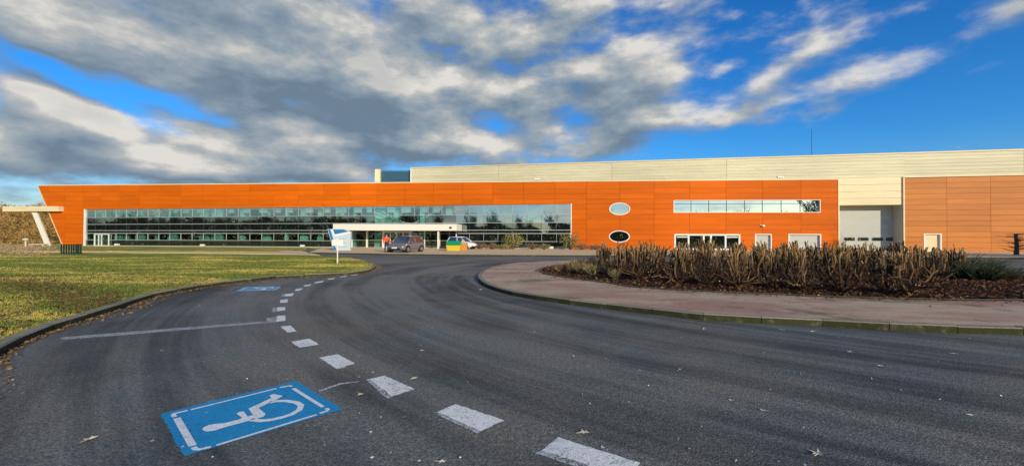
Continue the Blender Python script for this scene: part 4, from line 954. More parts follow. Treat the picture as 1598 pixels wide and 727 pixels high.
# ================================================================== CARS
def make_car(loc, yaw, paintm, label, L=4.0, Wd=1.9, Hh=1.55, name='parked_car'):
    c = empty(name, loc, label, 'car', org=(0, 0, 0)); c.rotation_euler = (0, 0, yaw)
    h = Wd / 2
    # stations along the length: x, sill z, shoulder z, deck z, half widths
    st = [(-L * .5, .38, .72, .86, .80), (-L * .485, .26, .74, .98, .93), (-L * .40, .22, .76, 1.0, .99), (-L * .1, .22, .74, .98, 1.0), (L * .13, .22, .72, .96, 1.0), (L * .24, .22, .70, .93, .99),
          (L * .40, .22, .66, .80, .96), (L * .475, .26, .60, .70, .86), (L * .5, .34, .52, .60, .74)]
    m = MB(); ring = []
    for x, z0, z1, z2, w in st:
        w *= h; ring.append([(x, -w * .9, z0), (x, -w, z0 + .12), (x, -w, z1), (x, -w * .93, z2 - .03), (x, -w * .6, z2 + .01), (x, 0, z2 + .03), (x, w * .6, z2 + .01), (x, w * .93, z2 - .03), (x, w, z1), (x, w, z0 + .12), (x, w * .9, z0)])
    for A, B in zip(ring, ring[1:]):
        for k in range(len(A)): j = (k + 1) % len(A); m.poly([A[k], A[j], B[j], B[k]])
    m.poly(ring[0]); m.poly(ring[-1][::-1])
    bm = fix_normals(weld(m.build('body', paintm, c))); 
    # cabin
    xs = [-L * .47, -L * .36, L * .02, L * .27]; zb = .95
    lo = [(-L * .475, h * .90), (L * .27, h * .90)]; hi = [(-L * .40, h * .70), (-L * .02 + .1, h * .70)]
    def Q(x, y, z): return (x, y, z)
    gb = [Q(-L * .475, -h * .9, zb), Q(L * .26, -h * .9, zb - .02), Q(L * .26, h * .9, zb - .02), Q(-L * .475, h * .9, zb)]
    gt = [Q(-L * .385, -h * .7, Hh - .09), Q(L * .06, -h * .7, Hh - .07), Q(L * .06, h * .7, Hh - .07), Q(-L * .385, h * .7, Hh - .09)]
    m = MB(); m.hexa(gb + gt); fix_normals(m.build('windows', 'car_glass', c))
    m = MB(); m.hexa([Q(-L * .40, -h * .72, Hh - .11), Q(L * .075, -h * .72, Hh - .09), Q(L * .075, h * .72, Hh - .09), Q(-L * .40, h * .72, Hh - .11), Q(-L * .36, -h * .62, Hh), Q(L * .02, -h * .62, Hh), Q(L * .02, h * .62, Hh), Q(-L * .36, h * .62, Hh)])
    for s in (-1, 1):     # pillars
        for (xb, xt) in ((L * .265, L * .065), (-.05 * L, -.08 * L), (-L * .47, -L * .385)):
            m.tube([(xb, s * h * .91, zb - .02), (xt, s * h * .71, Hh - .08)], .045, 5)
    fix_normals(m.build('roof', paintm, c, True))
    for s in (-1, 1):
        m = MB(); m.hexa([(L * .41, s * h * .55, .60), (L * .475, s * h * .52, .58), (L * .40, s * h * .93, .60), (L * .36, s * h * .95, .62), (L * .38, s * h * .55, .78), (L * .455, s * h * .52, .70), (L * .385, s * h * .93, .76), (L * .33, s * h * .96, .80)]); fix_normals(m.build('headlight', 'lamp_glass', c))
        m = MB(); m.box((L * .2, s * (h + .09), 1.0), (.12, .2, .14)); m.build('wing_mirror', paintm, c)
        m = MB(); m.box((-L * .47, s * h * .78, .85), (.1, .2, .28)); m.build('tail_light', 'lamp_red', c)
        for x in (-L * .31, L * .31):
            w = MB(); w.lathe((x, s * (h - .1), .31), [(.30, -.11), (.31, -.06), (.31, .06), (.30, .11)], 20, 'y'); wh = w.build('wheel', 'rubber', c); ORG[wh.name] = (0, 0, 0)
            r_ = MB(); r_.lathe((x, s * (h - .1), .31), [(.19, -.118), (.2, 0), (.19, .118)], 14, 'y'); r_.build('rim', 'alloy', wh)
            a_ = MB(); a_.lathe((x, s * (h - .12), .33), [(.37, -.125), (.37, .125)], 20, 'y'); a_.build('wheel_arch', 'black_plastic', c)
    m = MB(); m.box((L * .5 - .015, 0, .36), (.06, h * 1.2, .16)); m.build('grille', 'black_plastic', c)
    m = MB(); m.box((L * .5 + .02, 0, .45), (.03, .55, .12)); m.build('number_plate', 'plate_white', c)
    m = MB(); m.box((L * .47, 0, .27), (.14, h * 1.5, .12)); m.build('bumper', 'black_plastic', c)
    return c
def weld(o, d=0.002):
    bm = bmesh.new(); bm.from_mesh(o.data); bmesh.ops.remove_doubles(bm, verts=bm.verts[:], dist=d); bm.to_mesh(o.data); bm.free()
    o.data.polygons.foreach_set('use_smooth', [True] * len(o.data.polygons)); return o
g = G(632, 393.2, ZK); make_car((g.x, g.y + .3, ZK - .01), math.atan2(-.945, -.325), 'car_grey', 'grey hatchback parked before the entrance doors', L=3.8, Wd=2.1, Hh=1.62)
make_car((PA.p(PA.u(729), 0, 3.4).x, PA.p(PA.u(729), 0, 3.4).y, ZK - .01), math.atan2(-.45, .89), 'car_white', 'white hatchback parked behind the green and yellow skip', L=3.6, Wd=1.7, Hh=1.55)

# skip: yellow tub with green slanted lid
g = G(707.5, 391.3, ZK); t = empty('waste_skip', (g.x, g.y, ZK), 'yellow waste skip with a green lid right of the entrance', 'bin')
w0 = 11.2 * g.y / F; m = MB()
m.hexa([(g.x - w0 * .86, g.y, ZK), (g.x + w0 * .86, g.y, ZK), (g.x + w0 * .86, g.y + 1.1, ZK), (g.x - w0 * .86, g.y + 1.1, ZK), (g.x - w0, g.y - .1, ZK + .58), (g.x + w0, g.y - .1, ZK + .58), (g.x + w0, g.y + 1.2, ZK + .58), (g.x - w0, g.y + 1.2, ZK + .58)]); fix_normals(m.build('tub', 'skip_yellow', t))
m = MB(); m.hexa([(g.x - w0, g.y - .12, ZK + .585), (g.x + w0, g.y - .12, ZK + .585), (g.x + w0, g.y + 1.2, ZK + .585), (g.x - w0, g.y + 1.2, ZK + .585), (g.x - w0 * .84, g.y + .25, ZK + 1.05), (g.x + w0 * .84, g.y + .25, ZK + 1.05), (g.x + w0 * .84, g.y + 1.1, ZK + 1.05), (g.x - w0 * .84, g.y + 1.1, ZK + 1.05)]); fix_normals(m.build('lid', 'skip_green', t))
for s in (-1, 1): m = MB(); m.box((g.x + s * (w0 + .02), g.y + .5, ZK + .6), (.1, .9, .08)); m.build('lifting_lug', 'skip_yellow', t)
g = G(724, 390.9, ZK); t = empty('orange_crate', (g.x, g.y + .5, ZK), 'brown orange crate standing between the skip and the white car', 'crate')
m = MB(); m.box((g.x, g.y + .5, ZK + .43), (.62, .6, .86)); m.build('box', 'crate_orange', t)
for k in range(3): m = MB(); m.box((g.x, g.y + .185, ZK + .15 + k * .28), (.66, .03, .16)); m.build('slat', 'crate_orange', t)

# ================================================================== PERSON
g = G(603, 393.3, ZK); per = empty('person', (g.x, g.y, ZK), 'person in orange jacket and dark trousers standing beside the grey hatchback', 'person', org=(0, 0, 0))
def skinned(name, chains, matn, parent):
    me = bpy.data.meshes.new(name); V, E, Rr = [], [], []
    def vid(p, r):
        for i, v in enumerate(V):
            if (Vector(v) - Vector(p)).length < 1e-4: return i
        V.append(p); Rr.append(r); return len(V) - 1
    for ch in chains:
        ids = [vid(p, r) for p, r in ch]
        E.extend(zip(ids, ids[1:]))
    me.from_pydata(V, E, []); o = bpy.data.objects.new(name, me); COL.objects.link(o); o.parent = parent
    sm = o.modifiers.new('skin', 'SKIN'); 
    if not me.skin_vertices: bpy.context.view_layer.update()
    for i, r in enumerate(Rr): me.skin_vertices[0].data[i].radius = r if isinstance(r, tuple) else (r, r)
    me.skin_vertices[0].data[0].use_root = True
    o.modifiers.new('sub', 'SUBSURF').levels = 1; o.modifiers['sub'].render_levels = 1; me.materials.append(MATS[matn]); return o
skinned('trousers', [[((0, 0, .92), (.17, .12)), ((-.10, 0, .84), .10), ((-.13, -.02, .48), .075), ((-.14, 0, .1), .055)], [((0, 0, .92), .15), ((.10, 0, .84), .10), ((.13, -.04, .48), .075), ((.14, .03, .1), .055)]], 'trousers', per)
body = skinned('body', [[((0, 0, 1.42), (.08, .07)), ((0, 0, 1.5), .055), ((0, -.02, 1.6), (.085, .1)), ((0, -.01, 1.72), (.08, .095))],
                [((0, 0, 1.42), .08), ((-.2, 0, 1.36), .05), ((-.30, .02, 1.1), .042), ((-.27, -.16, .92), .032)], [((0, 0, 1.42), .08), ((.2, 0, 1.36), .05), ((.30, .02, 1.1), .042), ((.26, -.2, .95), .032)]], 'skin', per)
skinned('jacket', [[((0, 0, .93), (.19, .14)), ((0, 0, 1.15), (.2, .14)), ((0, 0, 1.38), (.21, .14))], [((0, 0, 1.38), .15), ((-.21, 0, 1.36), .085), ((-.31, .02, 1.1), .07), ((-.28, -.12, .95), .06)],
                  [((0, 0, 1.38), .15), ((.21, 0, 1.36), .085), ((.31, .02, 1.1), .07), ((.27, -.15, .98), .06)]], 'hivis', per)
m = MB(); m.lathe((0, .01, 1.66), [(.105, 0), (.112, .05), (.09, .11), (.03, .14)], 12); m.build('hair', 'hair', per, True)
for s in (-1, 1):
    m = MB(); m.box((.14 * s, -.05, .05), (.1, .28, .09)); m.build('shoe', 'shoe', per)
    for k in range(5):
        m = MB(); hx = (-.27 if s < 0 else .26); m.tube([(hx + (k - 2) * .02, -.17 - .03 * s, .93), (hx + (k - 2) * .024, -.22, .87 - (.02 if k in (1, 2, 3) else 0)), (hx + (k - 2) * .02, -.22, .83)], [.012, .011, .008], 5)
        m.build('finger', 'skin', per)
per.rotation_euler = (0, 0, .5)

# ================================================================== VEGETATION
def twig_mesh(n, h, spread, r0, seed, up=0.8, n_seg=3, thick=3):
    rr = random.Random(seed); m = MB()
    for i in range(n):
        a = rr.uniform(0, 6.283); s = rr.uniform(.1, 1) * spread; hh = h * rr.uniform(.5, 1.05)
        b = Vector((rr.uniform(-.12, .12), rr.uniform(-.12, .12), 0)) * spread
        pts = [b]; d = Vector((math.cos(a), math.sin(a), 0))
        for k in range(1, n_seg + 1):
            t = k / n_seg; pts.append(b + d * (s * t ** up) + Vector((rr.uniform(-.03, .03), rr.uniform(-.03, .03), hh * t)))
        m.tube(pts, [r0 * (1 - .7 * k / n_seg) for k in range(n_seg + 1)], thick)
        if rr.random() < .8:
            q = pts[-2]; m.tube([q, q + Vector((rr.uniform(-.2, .2), rr.uniform(-.2, .2), rr.uniform(.1, .3))) * h], [r0 * .5, r0 * .2], 3)
    return m
# stems pool for the cut-back shrubs
POOL = []
for k in range(14):
    rr = random.Random(100 + k); m = MB(); r = rr.uniform(.08, .55); hh = rr.uniform(.95, 1.36); w = rr.uniform(.018, .036)
    jit = lambda s=.05: Vector((rr.uniform(-s, s), rr.uniform(-s, s), 0))
    pts = [Vector((0, 0, -.05)), Vector((r * .45, 0, .16)) + jit(), Vector((r * .8, 0, .42)) + jit(), Vector((r, 0, .72)) + jit(.06), Vector((r * 1.05, 0, hh * .85)) + jit(.06), Vector((r * 1.1, 0, hh)) + jit(.06)]
    m.tube(pts, [w * 1.5, w * 1.2, w * 1.02, w * .88, w * .78, w * .82], 7, cap=1)
    for q in range(rr.choice((1, 2, 2, 3))):
        b = pts[rr.choice((2, 3))]; a = rr.uniform(0, 6.28); s = rr.uniform(.1, .24); e = Vector((b.x + math.cos(a) * s, b.y + math.sin(a) * s, hh * rr.uniform(.8, 1.05)))
        m.tube([b, b.lerp(e, .4) + Vector((math.cos(a) * .07, math.sin(a) * .07, -.02)), e.lerp(b, .25) + Vector((0, 0, .05)), e], [w * .7, w * .6, w * .52, w * .58], 6, cap=1)
    for q in range(4):
        b = pts[rr.choice((1, 2, 2, 3, 4))]; m.tube([b, b + Vector((rr.uniform(-.25, .25), rr.uniform(-.25, .25), rr.uniform(-.02, .2)))], [w * .35, w * .15], 4)
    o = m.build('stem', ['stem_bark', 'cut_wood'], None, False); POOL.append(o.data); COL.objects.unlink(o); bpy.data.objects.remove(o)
LOWP = []
for k in range(12):      # sprawling low limbs
    rr = random.Random(300 + k); m = MB(); L_ = rr.uniform(.5, 1.0); pts = [Vector((0, 0, .06))]; a = 0
    for q in range(7): a += rr.uniform(-.6, .6); pts.append(pts[-1] + Vector((math.cos(a), math.sin(a), rr.uniform(-.25, .6))) * L_ / 7)
    pts = [Vector((p.x, p.y, max(p.z, .03))) for p in pts]
    m.tube(pts, [.026, .024, .021, .019, .017, .015, .014, .013], 6, cap=1)
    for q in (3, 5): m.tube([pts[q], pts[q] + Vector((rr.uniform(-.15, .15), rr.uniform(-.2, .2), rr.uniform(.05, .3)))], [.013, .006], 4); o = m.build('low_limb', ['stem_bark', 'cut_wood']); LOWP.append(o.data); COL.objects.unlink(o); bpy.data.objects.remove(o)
TW = []
for k in range(4):
    m = twig_mesh(30, .8, .75, .009, 40 + k, .6); o = m.build('side_twigs', 'twig'); TW.append(o.data); COL.objects.unlink(o); bpy.data.objects.remove(o)
ordn = ['first', 'second', 'third', 'fourth', 'fifth', 'sixth', 'seventh', 'eighth', 'ninth', 'tenth', 'eleventh', 'twelfth', 'thirteenth', 'fourteenth', 'fifteenth', 'sixteenth', 'seventeenth']
def cut_shrub(x, y, s, nst, label, z=.2, nlow=4):
    t = empty('pruned_shrub', (x, y, z), label, 'shrub', 'hard pruned shrubs in the island bed'); t.scale = (s, s, s * rnd.uniform(.96, 1.04))
    a0 = rnd.uniform(0, 6.28)
    for k in range(nst):
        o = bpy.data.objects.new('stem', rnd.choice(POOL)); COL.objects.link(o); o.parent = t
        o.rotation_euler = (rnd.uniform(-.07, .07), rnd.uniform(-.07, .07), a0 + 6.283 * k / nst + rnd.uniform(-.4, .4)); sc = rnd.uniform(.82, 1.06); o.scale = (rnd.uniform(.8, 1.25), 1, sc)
    for k in range(nlow):
        o = bpy.data.objects.new('low_limb', rnd.choice(LOWP)); COL.objects.link(o); o.parent = t; o.rotation_euler = (rnd.uniform(-.3, .3), rnd.uniform(-.6, .05), rnd.uniform(0, 6.28)); q = rnd.uniform(.7, 1.3); o.scale = (q, q, q)
    o = bpy.data.objects.new('side_twigs', rnd.choice(TW)); COL.objects.link(o); o.parent = t; o['kind'] = 'stuff'; o.rotation_euler = (0, 0, rnd.uniform(0, 6.28))
rows = [('front', [(1000, 437), (1052, 441), (1105, 444), (1152, 447), (1203, 448), (1256, 452), (1318, 454), (1378, 456), (1425, 459)], 1.0),
        ('middle', [(965, 430), (1010, 432), (1058, 433), (1105, 434), (1150, 436), (1195, 437), (1240, 438), (1290, 440), (1345, 441), (1400, 442), (1452, 441)], 1.0),
        ('back', [(948, 422), (985, 423), (1022, 424), (1060, 424), (1100, 425), (1142, 425), (1185, 426), (1228, 426), (1272, 427), (1318, 428), (1365, 428)], 1.0)]
for nm, pts, s in rows:
    for i, (x, y) in enumerate(pts):
        g = G(x + rnd.uniform(-6, 6), y, .2); sc = {'front': .93, 'middle': .96, 'back': .98}[nm]
        sc *= (CAMH - .2 - (8.0 if nm != 'front' else 10) * g.y / F) / 1.28 / .95
        cut_shrub(g.x, g.y, sc * rnd.uniform(.95, 1.04), {'front': 6, 'middle': 10, 'back': 13}[nm], 'hard pruned brown shrub in the %s row of the island bed, %s from the left' % (nm, ordn[i]), nlow={'front': 11, 'middle': 6, 'back': 2}[nm])
# small twiggy shrubs at the tip of the bed
TG = []
for k in range(3):
    m = twig_mesh(60, .62, .6, .017, 70 + k, .8); o = m.build('twigs', 'green_twig'); TG.append(o.data); COL.objects.unlink(o); bpy.data.objects.remove(o)
def twiggy(x, y, z, s, data, label, nm='twiggy_shrub', group=None):
    t = empty(nm, (x, y, z), label, 'shrub', group); t.scale = s
    t.rotation_euler = (0, 0, rnd.uniform(0, 6.28))
    o = bpy.data.objects.new('twigs', data); COL.objects.link(o); o.parent = t
    o = bpy.data.objects.new('root_collar', POOL0); COL.objects.link(o); o.parent = t
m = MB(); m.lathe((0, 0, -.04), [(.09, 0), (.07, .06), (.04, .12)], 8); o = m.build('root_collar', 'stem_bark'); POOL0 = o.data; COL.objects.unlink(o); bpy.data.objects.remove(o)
for i, (x, y, s) in enumerate([(872, 424, .55), (892, 425, .7), (910, 428, .8), (928, 421, .9), (945, 429, .85), (925, 430, .7), (900, 420, .75), (960, 436, .6)]):
    g = G(x, y, .17); twiggy(g.x, g.y, .17, (s * 1.0, s * 1.0, s * 1.1), TG[i % 3], 'small yellow green twiggy shrub at the bed tip, ' + ('nearest the kerb', 'second from the tip', 'third from the tip, low', 'taller one toward the back', 'beside the first pruned shrub', 'at the front edge', 'on the rear edge of the tip', 'low one before the pruned rows')[i], group='twiggy shrubs at the bed tip')
TD = []
for k in range(3):
    m = twig_mesh(260, .8, 1.15, .013, 90 + k, .85); o = m.build('twigs', 'dark_green_twig'); TD.append(o.data); COL.objects.unlink(o); bpy.data.objects.remove(o)
for i, (x, y, s) in enumerate([(1500, 438, .95), (1535, 440, .8), (1475, 434, 1.15), (1565, 437, .6), (1520, 431, .9)]):
    g = G(x, y, .17); twiggy(g.x, g.y, .17, (s * 1.1, s, s), TD[i % 3], 'dark green shrub at the right bed end, ' + ('front one', 'front one to the right', 'tallest, next to the pruned shrubs', 'rightmost and lowest', 'rear one')[i], 'evergreen_shrub', 'dark green shrubs at the right of the bed')
g = G(1455, 441, .2); cut_shrub(g.x, g.y + .5, .9, 11, 'dark pruned shrub between the pruned rows and the green shrubs')
g = G(1490, 436, .2); cut_shrub(g.x, g.y, .95, 9, 'sparse pruned shrub standing among the dark green shrubs')
# bare shrub by the annex wall, far right
g = G(1586, 397.5, ZK); t = empty('bare_shrub', (g.x, g.y, ZK), 'dark leafless shrub with stout trunk before the tan annex wall', 'shrub')
m = MB(); m.tube([(0, 0, -.1), (.05, 0, .9), (-.04, 0, 2.05)], [.2, .15, .13], 8); o = m.build('trunk', 'tree_bark'); o.parent = t
m = MB(); rr = random.Random(5)
for k in range(60):
    b = Vector((0, 0, rr.uniform(.2, 2))); a = rr.uniform(0, 6.28); L_ = rr.uniform(.6, 2.2); m.tube([b, b + Vector((math.cos(a) * L_ * .5, math.sin(a) * L_ * .3, .1)), b + Vector((math.cos(a) * L_, math.sin(a) * L_ * .5, rr.uniform(-.1, .3)))], [.03, .02, .008], 4)
o = m.build('branches', 'tree_bark'); o.parent = t
# shrubs against the glazing
def leafy(px, wpx, ytop, mt, label, nm='leafy_shrub', trunk=True, n=900, off=1.9, group=None, stemm='birch_bark', size=.10):
    c = PA.p(PA.u(px), .12, off); zt = CAMH + (PA.z(px, ytop) - CAMH) * .97; hw = wpx / 2 * c.y / F
    t = empty(nm, (c.x, c.y, .12), label, 'shrub', group)
    P = rng.normal(size=(n, 3)); P /= np.linalg.norm(P, axis=1)[:, None]; P *= (rng.random(n) ** .45)[:, None]
    P = P * np.array([hw, hw * .7, zt * .5]) + np.array([0, 0, zt * .52]); P += rng.normal(size=(n, 3)) * .08
    P[:, 2] = np.clip(P[:, 2], .02, None); faces_np('foliage', leafcloud(P, size, aspect=.45), 4, mt, t)
    m = twig_mesh(26, zt * .95, hw * .9, .022, int(px), .8); o = m.build('branches', 'twig'); o.parent = t
    if trunk: m = MB(); m.tube([(0, 0, -.05), (.04, 0, zt * .5), (-.03, 0, zt * .98)], [.09, .07, .04], 7); o = m.build('trunk', stemm); o.parent = t
leafy(803, 34, 364.5, 'shrub_leaf', 'tall yellow green shrub with a pale stem before the dark glazing', n=900)
leafy(889, 36, 364, 'shrub_leaf', 'loose yellow brown shrub at the corner of glazing and orange wall', n=700)
for i, (px, w, yt, mt, lab) in enumerate([(753, 26, 381, 'shrub_brown', 'in front of the white car'), (772, 22, 382, 'shrub_brown', 'second from the white car'), (790, 24, 382.5, 'shrub_leaf', 'at the left foot of the tall shrub'), (832, 26, 381, 'shrub_brown', 'right of the tall shrub'), (850, 20, 382, 'shrub_leaf', 'left of the white ground light'), (905, 26, 382, 'shrub_brown', 'at the foot of the orange wall'), (925, 24, 384, 'shrub_brown', 'below the dark round window')]):
    leafy(px, w, yt, mt, 'low clipped bush by the building, ' + lab, 'low_bush', False, 420, 2.4, 'low bushes along the glazing', size=.09)

# bare trees and hedge across the road behind the viewer (mirrored in the glass, casting the foreground shade)
def tree_mesh(seed, H):
    rr = random.Random(seed); m = MB(); trunk = MB()
    def grow(p, d, L, r, lv):
        segs = 3; pts = [p]; q = p
        for k in range(segs):
            d = (d + Vector((rr.uniform(-.2, .2), rr.uniform(-.2, .2), rr.uniform(-.02, .16)))).normalized(); q = q + d * (L / segs); pts.append(q)
        (trunk if lv == 0 else m).tube(pts, [r * (1 - .3 * k / segs) for k in range(segs + 1)], 6 if lv < 2 else 3)
        if lv >= 4: return
        for k in range({0: 9, 1: 6, 2: 5, 3: 4}[lv]):
            b = pts[rr.choice((1, 2, 3))] if lv else pts[rr.choice((1, 2, 3, 3))]
            a = rr.uniform(0, 6.28); e = Vector((math.cos(a), math.sin(a), rr.uniform(.25, 1.1))).normalized()
            grow(b, (d * .55 + e).normalized(), L * rr.uniform(.5, .75), max(r * .5, .016), lv + 1)
    grow(Vector((0, 0, -.1)), Vector((0, 0, 1)), H * .42, H * .022, 0)
    return trunk, m
TT = []
for k in range(4):
    a, b = tree_mesh(500 + k, 9.0); oa, ob = a.build('trunk', 'tree_bark'), b.build('crown', 'tree_bark'); TT.append((oa.data, ob.data)); 
    for o in (oa, ob): COL.objects.unlink(o); bpy.data.objects.remove(o)
def place_tree(x, y, s, k, label, group):
    t = empty('bare_tree', (x, y, -.05), label, 'tree', group); t.rotation_euler = (0, 0, rnd.uniform(0, 6.28)); t.scale = (s, s, s)
    for nm, d in zip(('trunk', 'crown'), TT[k % 4]): o = bpy.data.objects.new(nm, d); COL.objects.link(o); o.parent = t
x = -190; k = 0
while x < 130:
    place_tree(x, (-18 if k % 2 else -30) + rnd.uniform(-4, 3), (rnd.uniform(.75, 1.05) if k % 2 else rnd.uniform(1.05, 1.4)), k, 'leafless roadside tree mirrored dark in the glazing', 'bare trees across the road'); x += rnd.uniform(3.6, 6.2); k += 1
for (x, y, s, lb) in ((61, 6, 2.1, 'tall leafless tree right of the view, nearest the ribbon window'), (85, 4, 2.0, 'tall leafless tree right of the view, farthest to the right'), (73, -5, 2.4, 'tallest leafless tree right of the view, behind two others')): place_tree(x, y, s, k, lb, 'tall bare trees to the right'); k += 1
n = 60000; P = np.stack([rng.uniform(-200, 130, n), rng.normal(-29, 1.6, n), np.zeros(n)], 1)
hh = 5.3 + 2.2 * np.clip((-P[:, 0] - 42) / 14, 0, 1) + 1.1 * np.sin(P[:, 0] * .21) + .8 * np.sin(P[:, 0] * .57 + 1); P[:, 2] = rng.random(n) ** .8 * hh
o = faces_np('hedgerow', leafcloud(P, .34, aspect=.6), 4, 'hedge_leaf'); tag(o, 'dark hedge across the road mirrored in the glazing', 'hedge', kind='stuff')
# brown wooded hill at the far left
m = MB(); nx, ny = 30, 14; V = {}
def hz(x, y): return max(0, min((y - 72) / 45, 1)) ** 1.1 * 8.2 * max(0, min((-x - 62) / 30, 1))
hx = [-330 + 9.5 * i for i in range(nx + 1)]; hy = [66 + 9 * j for j in range(ny + 1)]
for i in range(nx):
    for j in range(ny):
        q = [(hx[i], hy[j]), (hx[i + 1], hy[j]), (hx[i + 1], hy[j + 1]), (hx[i], hy[j + 1])]; m.poly([(a, b, hz(a, b) - .1) for a, b in q])
tag(weld(m.build('hillside', 'grass')), kind='structure')
n = 110000; X = rng.uniform(-215, -68, n); Y = 72 + rng.random(n) * 75; keep = (-X) > 62 + 0 * Y
Z = np.array([hz(a, b) for a, b in zip(X, Y)])
cl = 1.6 + .9 * np.sin(X * .4 + Y * .3) + .7 * np.sin(X * .9 - Y * .5); Z = Z + rng.random(n) ** 1.3 * np.clip(cl, .5, 4)
o = faces_np('wood', leafcloud(np.stack([X, Y, Z], 1), .26, aspect=.4), 4, 'brown_scrub'); tag(o, 'brown leafless woodland on the slope beyond the slanted wall', 'wood', kind='stuff')
# bramble patch, left
n = 16000; Y = 30 + rng.random(n) * 26; X = -1.3 * Y + rng.random(n) * Y * .28; ok = (X < -1.07 * Y + 1.2 * np.sin(Y * .7) - 1 - rng.exponential(2.2, n)) & (rng.random(n) < .55 + .4 * np.sin(X * 1.1 + Y * .7)) ; X, Y = X[ok], Y[ok]; Z = .12 + rng.random(len(X)) * .3 * (1 + .5 * np.sin(X * 1.3))
o = faces_np('bramble', leafcloud(np.stack([X, Y, Z], 1), .08, aspect=.3), 4, 'bramble_stem'); tag(o, 'brown dead bramble patch in the lawn at the far left', 'bramble', kind='stuff')

# lawn grass blades, denser near the kerb
n = 90000; yy = 4.0 + (rng.random(n) ** 1.7) * 26; xx = -yy * 1.27 + rng.random(n) * (yy * 1.27 + 2)
LP = [(p.x, p.y) for p in lawn_poly]; ok = inside_np(xx, yy, LP); xx, yy = xx[ok], yy[ok]; n = len(xx)
h = .018 + .032 * rng.random(n); a = rng.random(n) * 6.283; w = .004 + yy * .0004; lean = rng.normal(size=(n, 2)) * .02
B0 = np.stack([xx - np.cos(a) * w, yy - np.sin(a) * w, np.full(n, ZK - .015)], 1); B1 = np.stack([xx + np.cos(a) * w, yy + np.sin(a) * w, np.full(n, ZK - .015)], 1); B2 = np.stack([xx + lean[:, 0], yy + lean[:, 1], ZK - .015 + h], 1)
o = faces_np('grass_blades', np.stack([B0, B1, B2], 1), 3, 'grass_blade'); tag(o, 'short patchy green and straw grass on the lawn', 'grass', kind='stuff')
# brown leaves lying on the lawn and in the gutter
n = 60000; yy = 5 + rng.random(n) ** 1.3 * 22; xx = -yy * 1.25 + rng.random(n) * (yy * 1.25)
r0_ = (yy + .18 * xx - 8.2 + 1.1 * np.sin(xx * .5)) / 3.0; dens = np.exp(-r0_ ** 2) * (.55 + .45 * np.sin(xx * 1.3 + yy * 2.1)) + .06; ok = inside_np(xx, yy, LP) & (rng.random(n) < dens)
P = np.stack([xx[ok], yy[ok], np.full(ok.sum(), ZK + .02)], 1); o = faces_np('fallen_leaves', leafcloud(P, .03, .7, .6), 4, 'dead_leaf'); tag(o, 'brown fallen leaves scattered over the lawn', 'leaves', kind='stuff')
cv = np.array([(p.x, p.y) for p in resample(lcurve, .05)]); n = 5200; i = rng.integers(0, len(cv) - 1, n); T_ = cv[i + 1] - cv[i]; T_ /= np.linalg.norm(T_, axis=1)[:, None]
off_ = -(.03 + rng.random(n) ** 2.2 * .5 * (0.6 + .5 * np.sin(i * .05))); Q = cv[i] + np.stack([-T_[:, 1], T_[:, 0]], 1) * off_[:, None] + rng.normal(size=(n, 2)) * .02
P = np.stack([Q[:, 0], Q[:, 1], .012 + rng.random(n) * .02], 1); ok = P[:, 1] < 30; o = faces_np('gutter_leaves', leafcloud(P[ok], .024, .7, .6), 4, 'leaf_litter'); tag(o, 'leaf debris lying in the gutter below the lawn kerb', 'leaves', kind='stuff')
# mulch chips on the bed
BP = [(p.x, p.y) for p in bcurve]; n = 60000; yy = 9.5 + rng.random(n) * 16; xx = rng.uniform(.5, 30, n); ok = inside_np(xx, yy, BP) & (xx < 1.3 * yy + 3)
P = np.stack([xx[ok], yy[ok], np.full(ok.sum(), .0)], 1)
dd = np.full(len(P), 9.0)
for q in bc: dd = np.minimum(dd, np.hypot(P[:, 0] - q[0], P[:, 1] - q[1]))
P[:, 2] = ZK + .012 + .105 * np.minimum(1, dd / 1.6) + rng.random(len(P)) * .02
k = rng.random(len(P)) < .88; o = faces_np('bark_mulch', leafcloud(P[k], .045, .55, .4), 4, 'mulch_chip'); tag(o, 'dark red brown bark mulch under the pruned shrubs', 'mulch', kind='stuff')
o = faces_np('bed_leaves', leafcloud(P[~k], .04, .6, .6), 4, 'leaf_litter'); tag(o, 'dry pale leaves scattered on the bark mulch', 'leaves', kind='stuff')
cv = np.array([(p.x, p.y) for p in resample(bcurve[6:], .05)]); n = 1600; i = rng.integers(0, min(len(cv) - 1, 620), n); T_ = cv[i + 1] - cv[i]; T_ /= np.linalg.norm(T_, axis=1)[:, None]
Q = cv[i] + np.stack([-T_[:, 1], T_[:, 0]], 1) * (rng.exponential(.16, n) + .02)[:, None]; P = np.stack([Q[:, 0], Q[:, 1], ZK + .002 + rng.random(n) * .01], 1)
o = faces_np('paving_debris', leafcloud(P, .028, .75, .5), 4, 'mulch_chip'); tag(o, 'bark chips and leaf bits spilled from the bed onto the paving', 'debris', kind='stuff')
# specks and grit on the asphalt
n = 420; yy = 2.4 + rng.random(n) ** 2 * 14; xx = (rng.random(n) * 2 - 1) * yy * 1.25
IP = [(p.x, p.y) for p in icurve]; ok = ~inside_np(xx, yy, IP) & ~inside_np(xx, yy, LP); P = np.stack([xx[ok], yy[ok], np.full(ok.sum(), .008)], 1)
o = faces_np('road_grit', leafcloud(P, .010, .8, .6, .8), 4, 'pale_chip'); tag(o, 'pale grit and leaf fragments strewn on the asphalt', 'grit', kind='stuff')
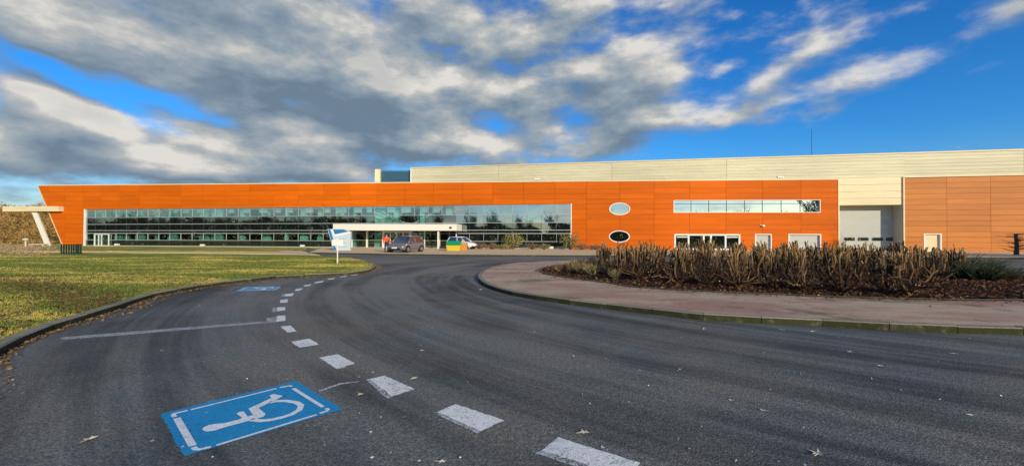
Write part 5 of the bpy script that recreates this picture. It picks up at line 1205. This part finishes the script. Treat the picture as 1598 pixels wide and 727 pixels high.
# single fallen leaves on the road
def leaf_mesh(seed):
    rr = random.Random(seed); m = MB(); n = 5; pts = []
    for k in range(n * 2):
        a = 6.283 * k / (n * 2); r = (rr.uniform(.8, 1.15) if k % 2 == 0 else rr.uniform(.3, .45)); pts.append((r * math.cos(a), r * math.sin(a), rr.uniform(0, .32)))
    for k in range(n * 2): m.poly([(0, 0, .1), pts[k], pts[(k + 1) % (n * 2)]])
    m.tube([(0, 0, .1), (-.7, .1, .15), (-1.5, .3, .35)], .04, 3); o = m.build('fallen_leaf', 'fallen_leaf'); d = o.data; COL.objects.unlink(o); bpy.data.objects.remove(o); return d
LM = [leaf_mesh(k) for k in range(4)]
for i, (x, y, s, lab) in enumerate([(911, 674, 1.0, 'lying above the nearest dash'), (940, 697, .5, 'touching the upper side of the nearest dash'), (562, 615, .8, 'between the blue symbol and the dashes'), (646, 590, .9, 'just above the third nearest dash'), (139, 685, 1.1, 'left of the blue symbol'),
        (690, 720, .7, 'at the bottom edge below the dashes'), (1276, 707, 1.2, 'at the lower right of the road'), (1325, 549, .9, 'on the road below the pavement kerb'), (1374, 571, .8, 'lower right of the leaf below the kerb'), (1222, 515, .8, 'close beneath the pavement kerb'),
        (1268, 517, .8, 'beneath the kerb, right of its twin'), (1190, 640, .6, 'alone in the middle right of the road'), (659, 547, .8, 'on the open road above the dashes'), (252, 547, .6, 'under the long bay line'), (750, 452, .9, 'at the foot of the kerb nose'), (1515, 647, .6, 'near the right edge of the road'),
        (237, 688, .5, 'between the left leaf and the blue symbol'), (1140, 624, .5, 'left of the leaf in the middle right'), (1490, 552, .7, 'far right, below the pavement kerb'), (1060, 576, .5, 'on the pale sweep of the road')]):
    g = G(x, y, .005); o = bpy.data.objects.new('fallen_leaf', LM[i % 4]); COL.objects.link(o); r = s * .043 * (1 + g.y * .03); o.location = (g.x, g.y, .006); o.scale = (r, r, r * .8); o.rotation_euler = (rnd.uniform(-.1, .1), rnd.uniform(-.1, .1), rnd.uniform(0, 6.28))
    tag(o, 'pale curled fallen leaf ' + lab, 'leaf', 'fallen leaves on the road')
print('objects', len(COL.objects))
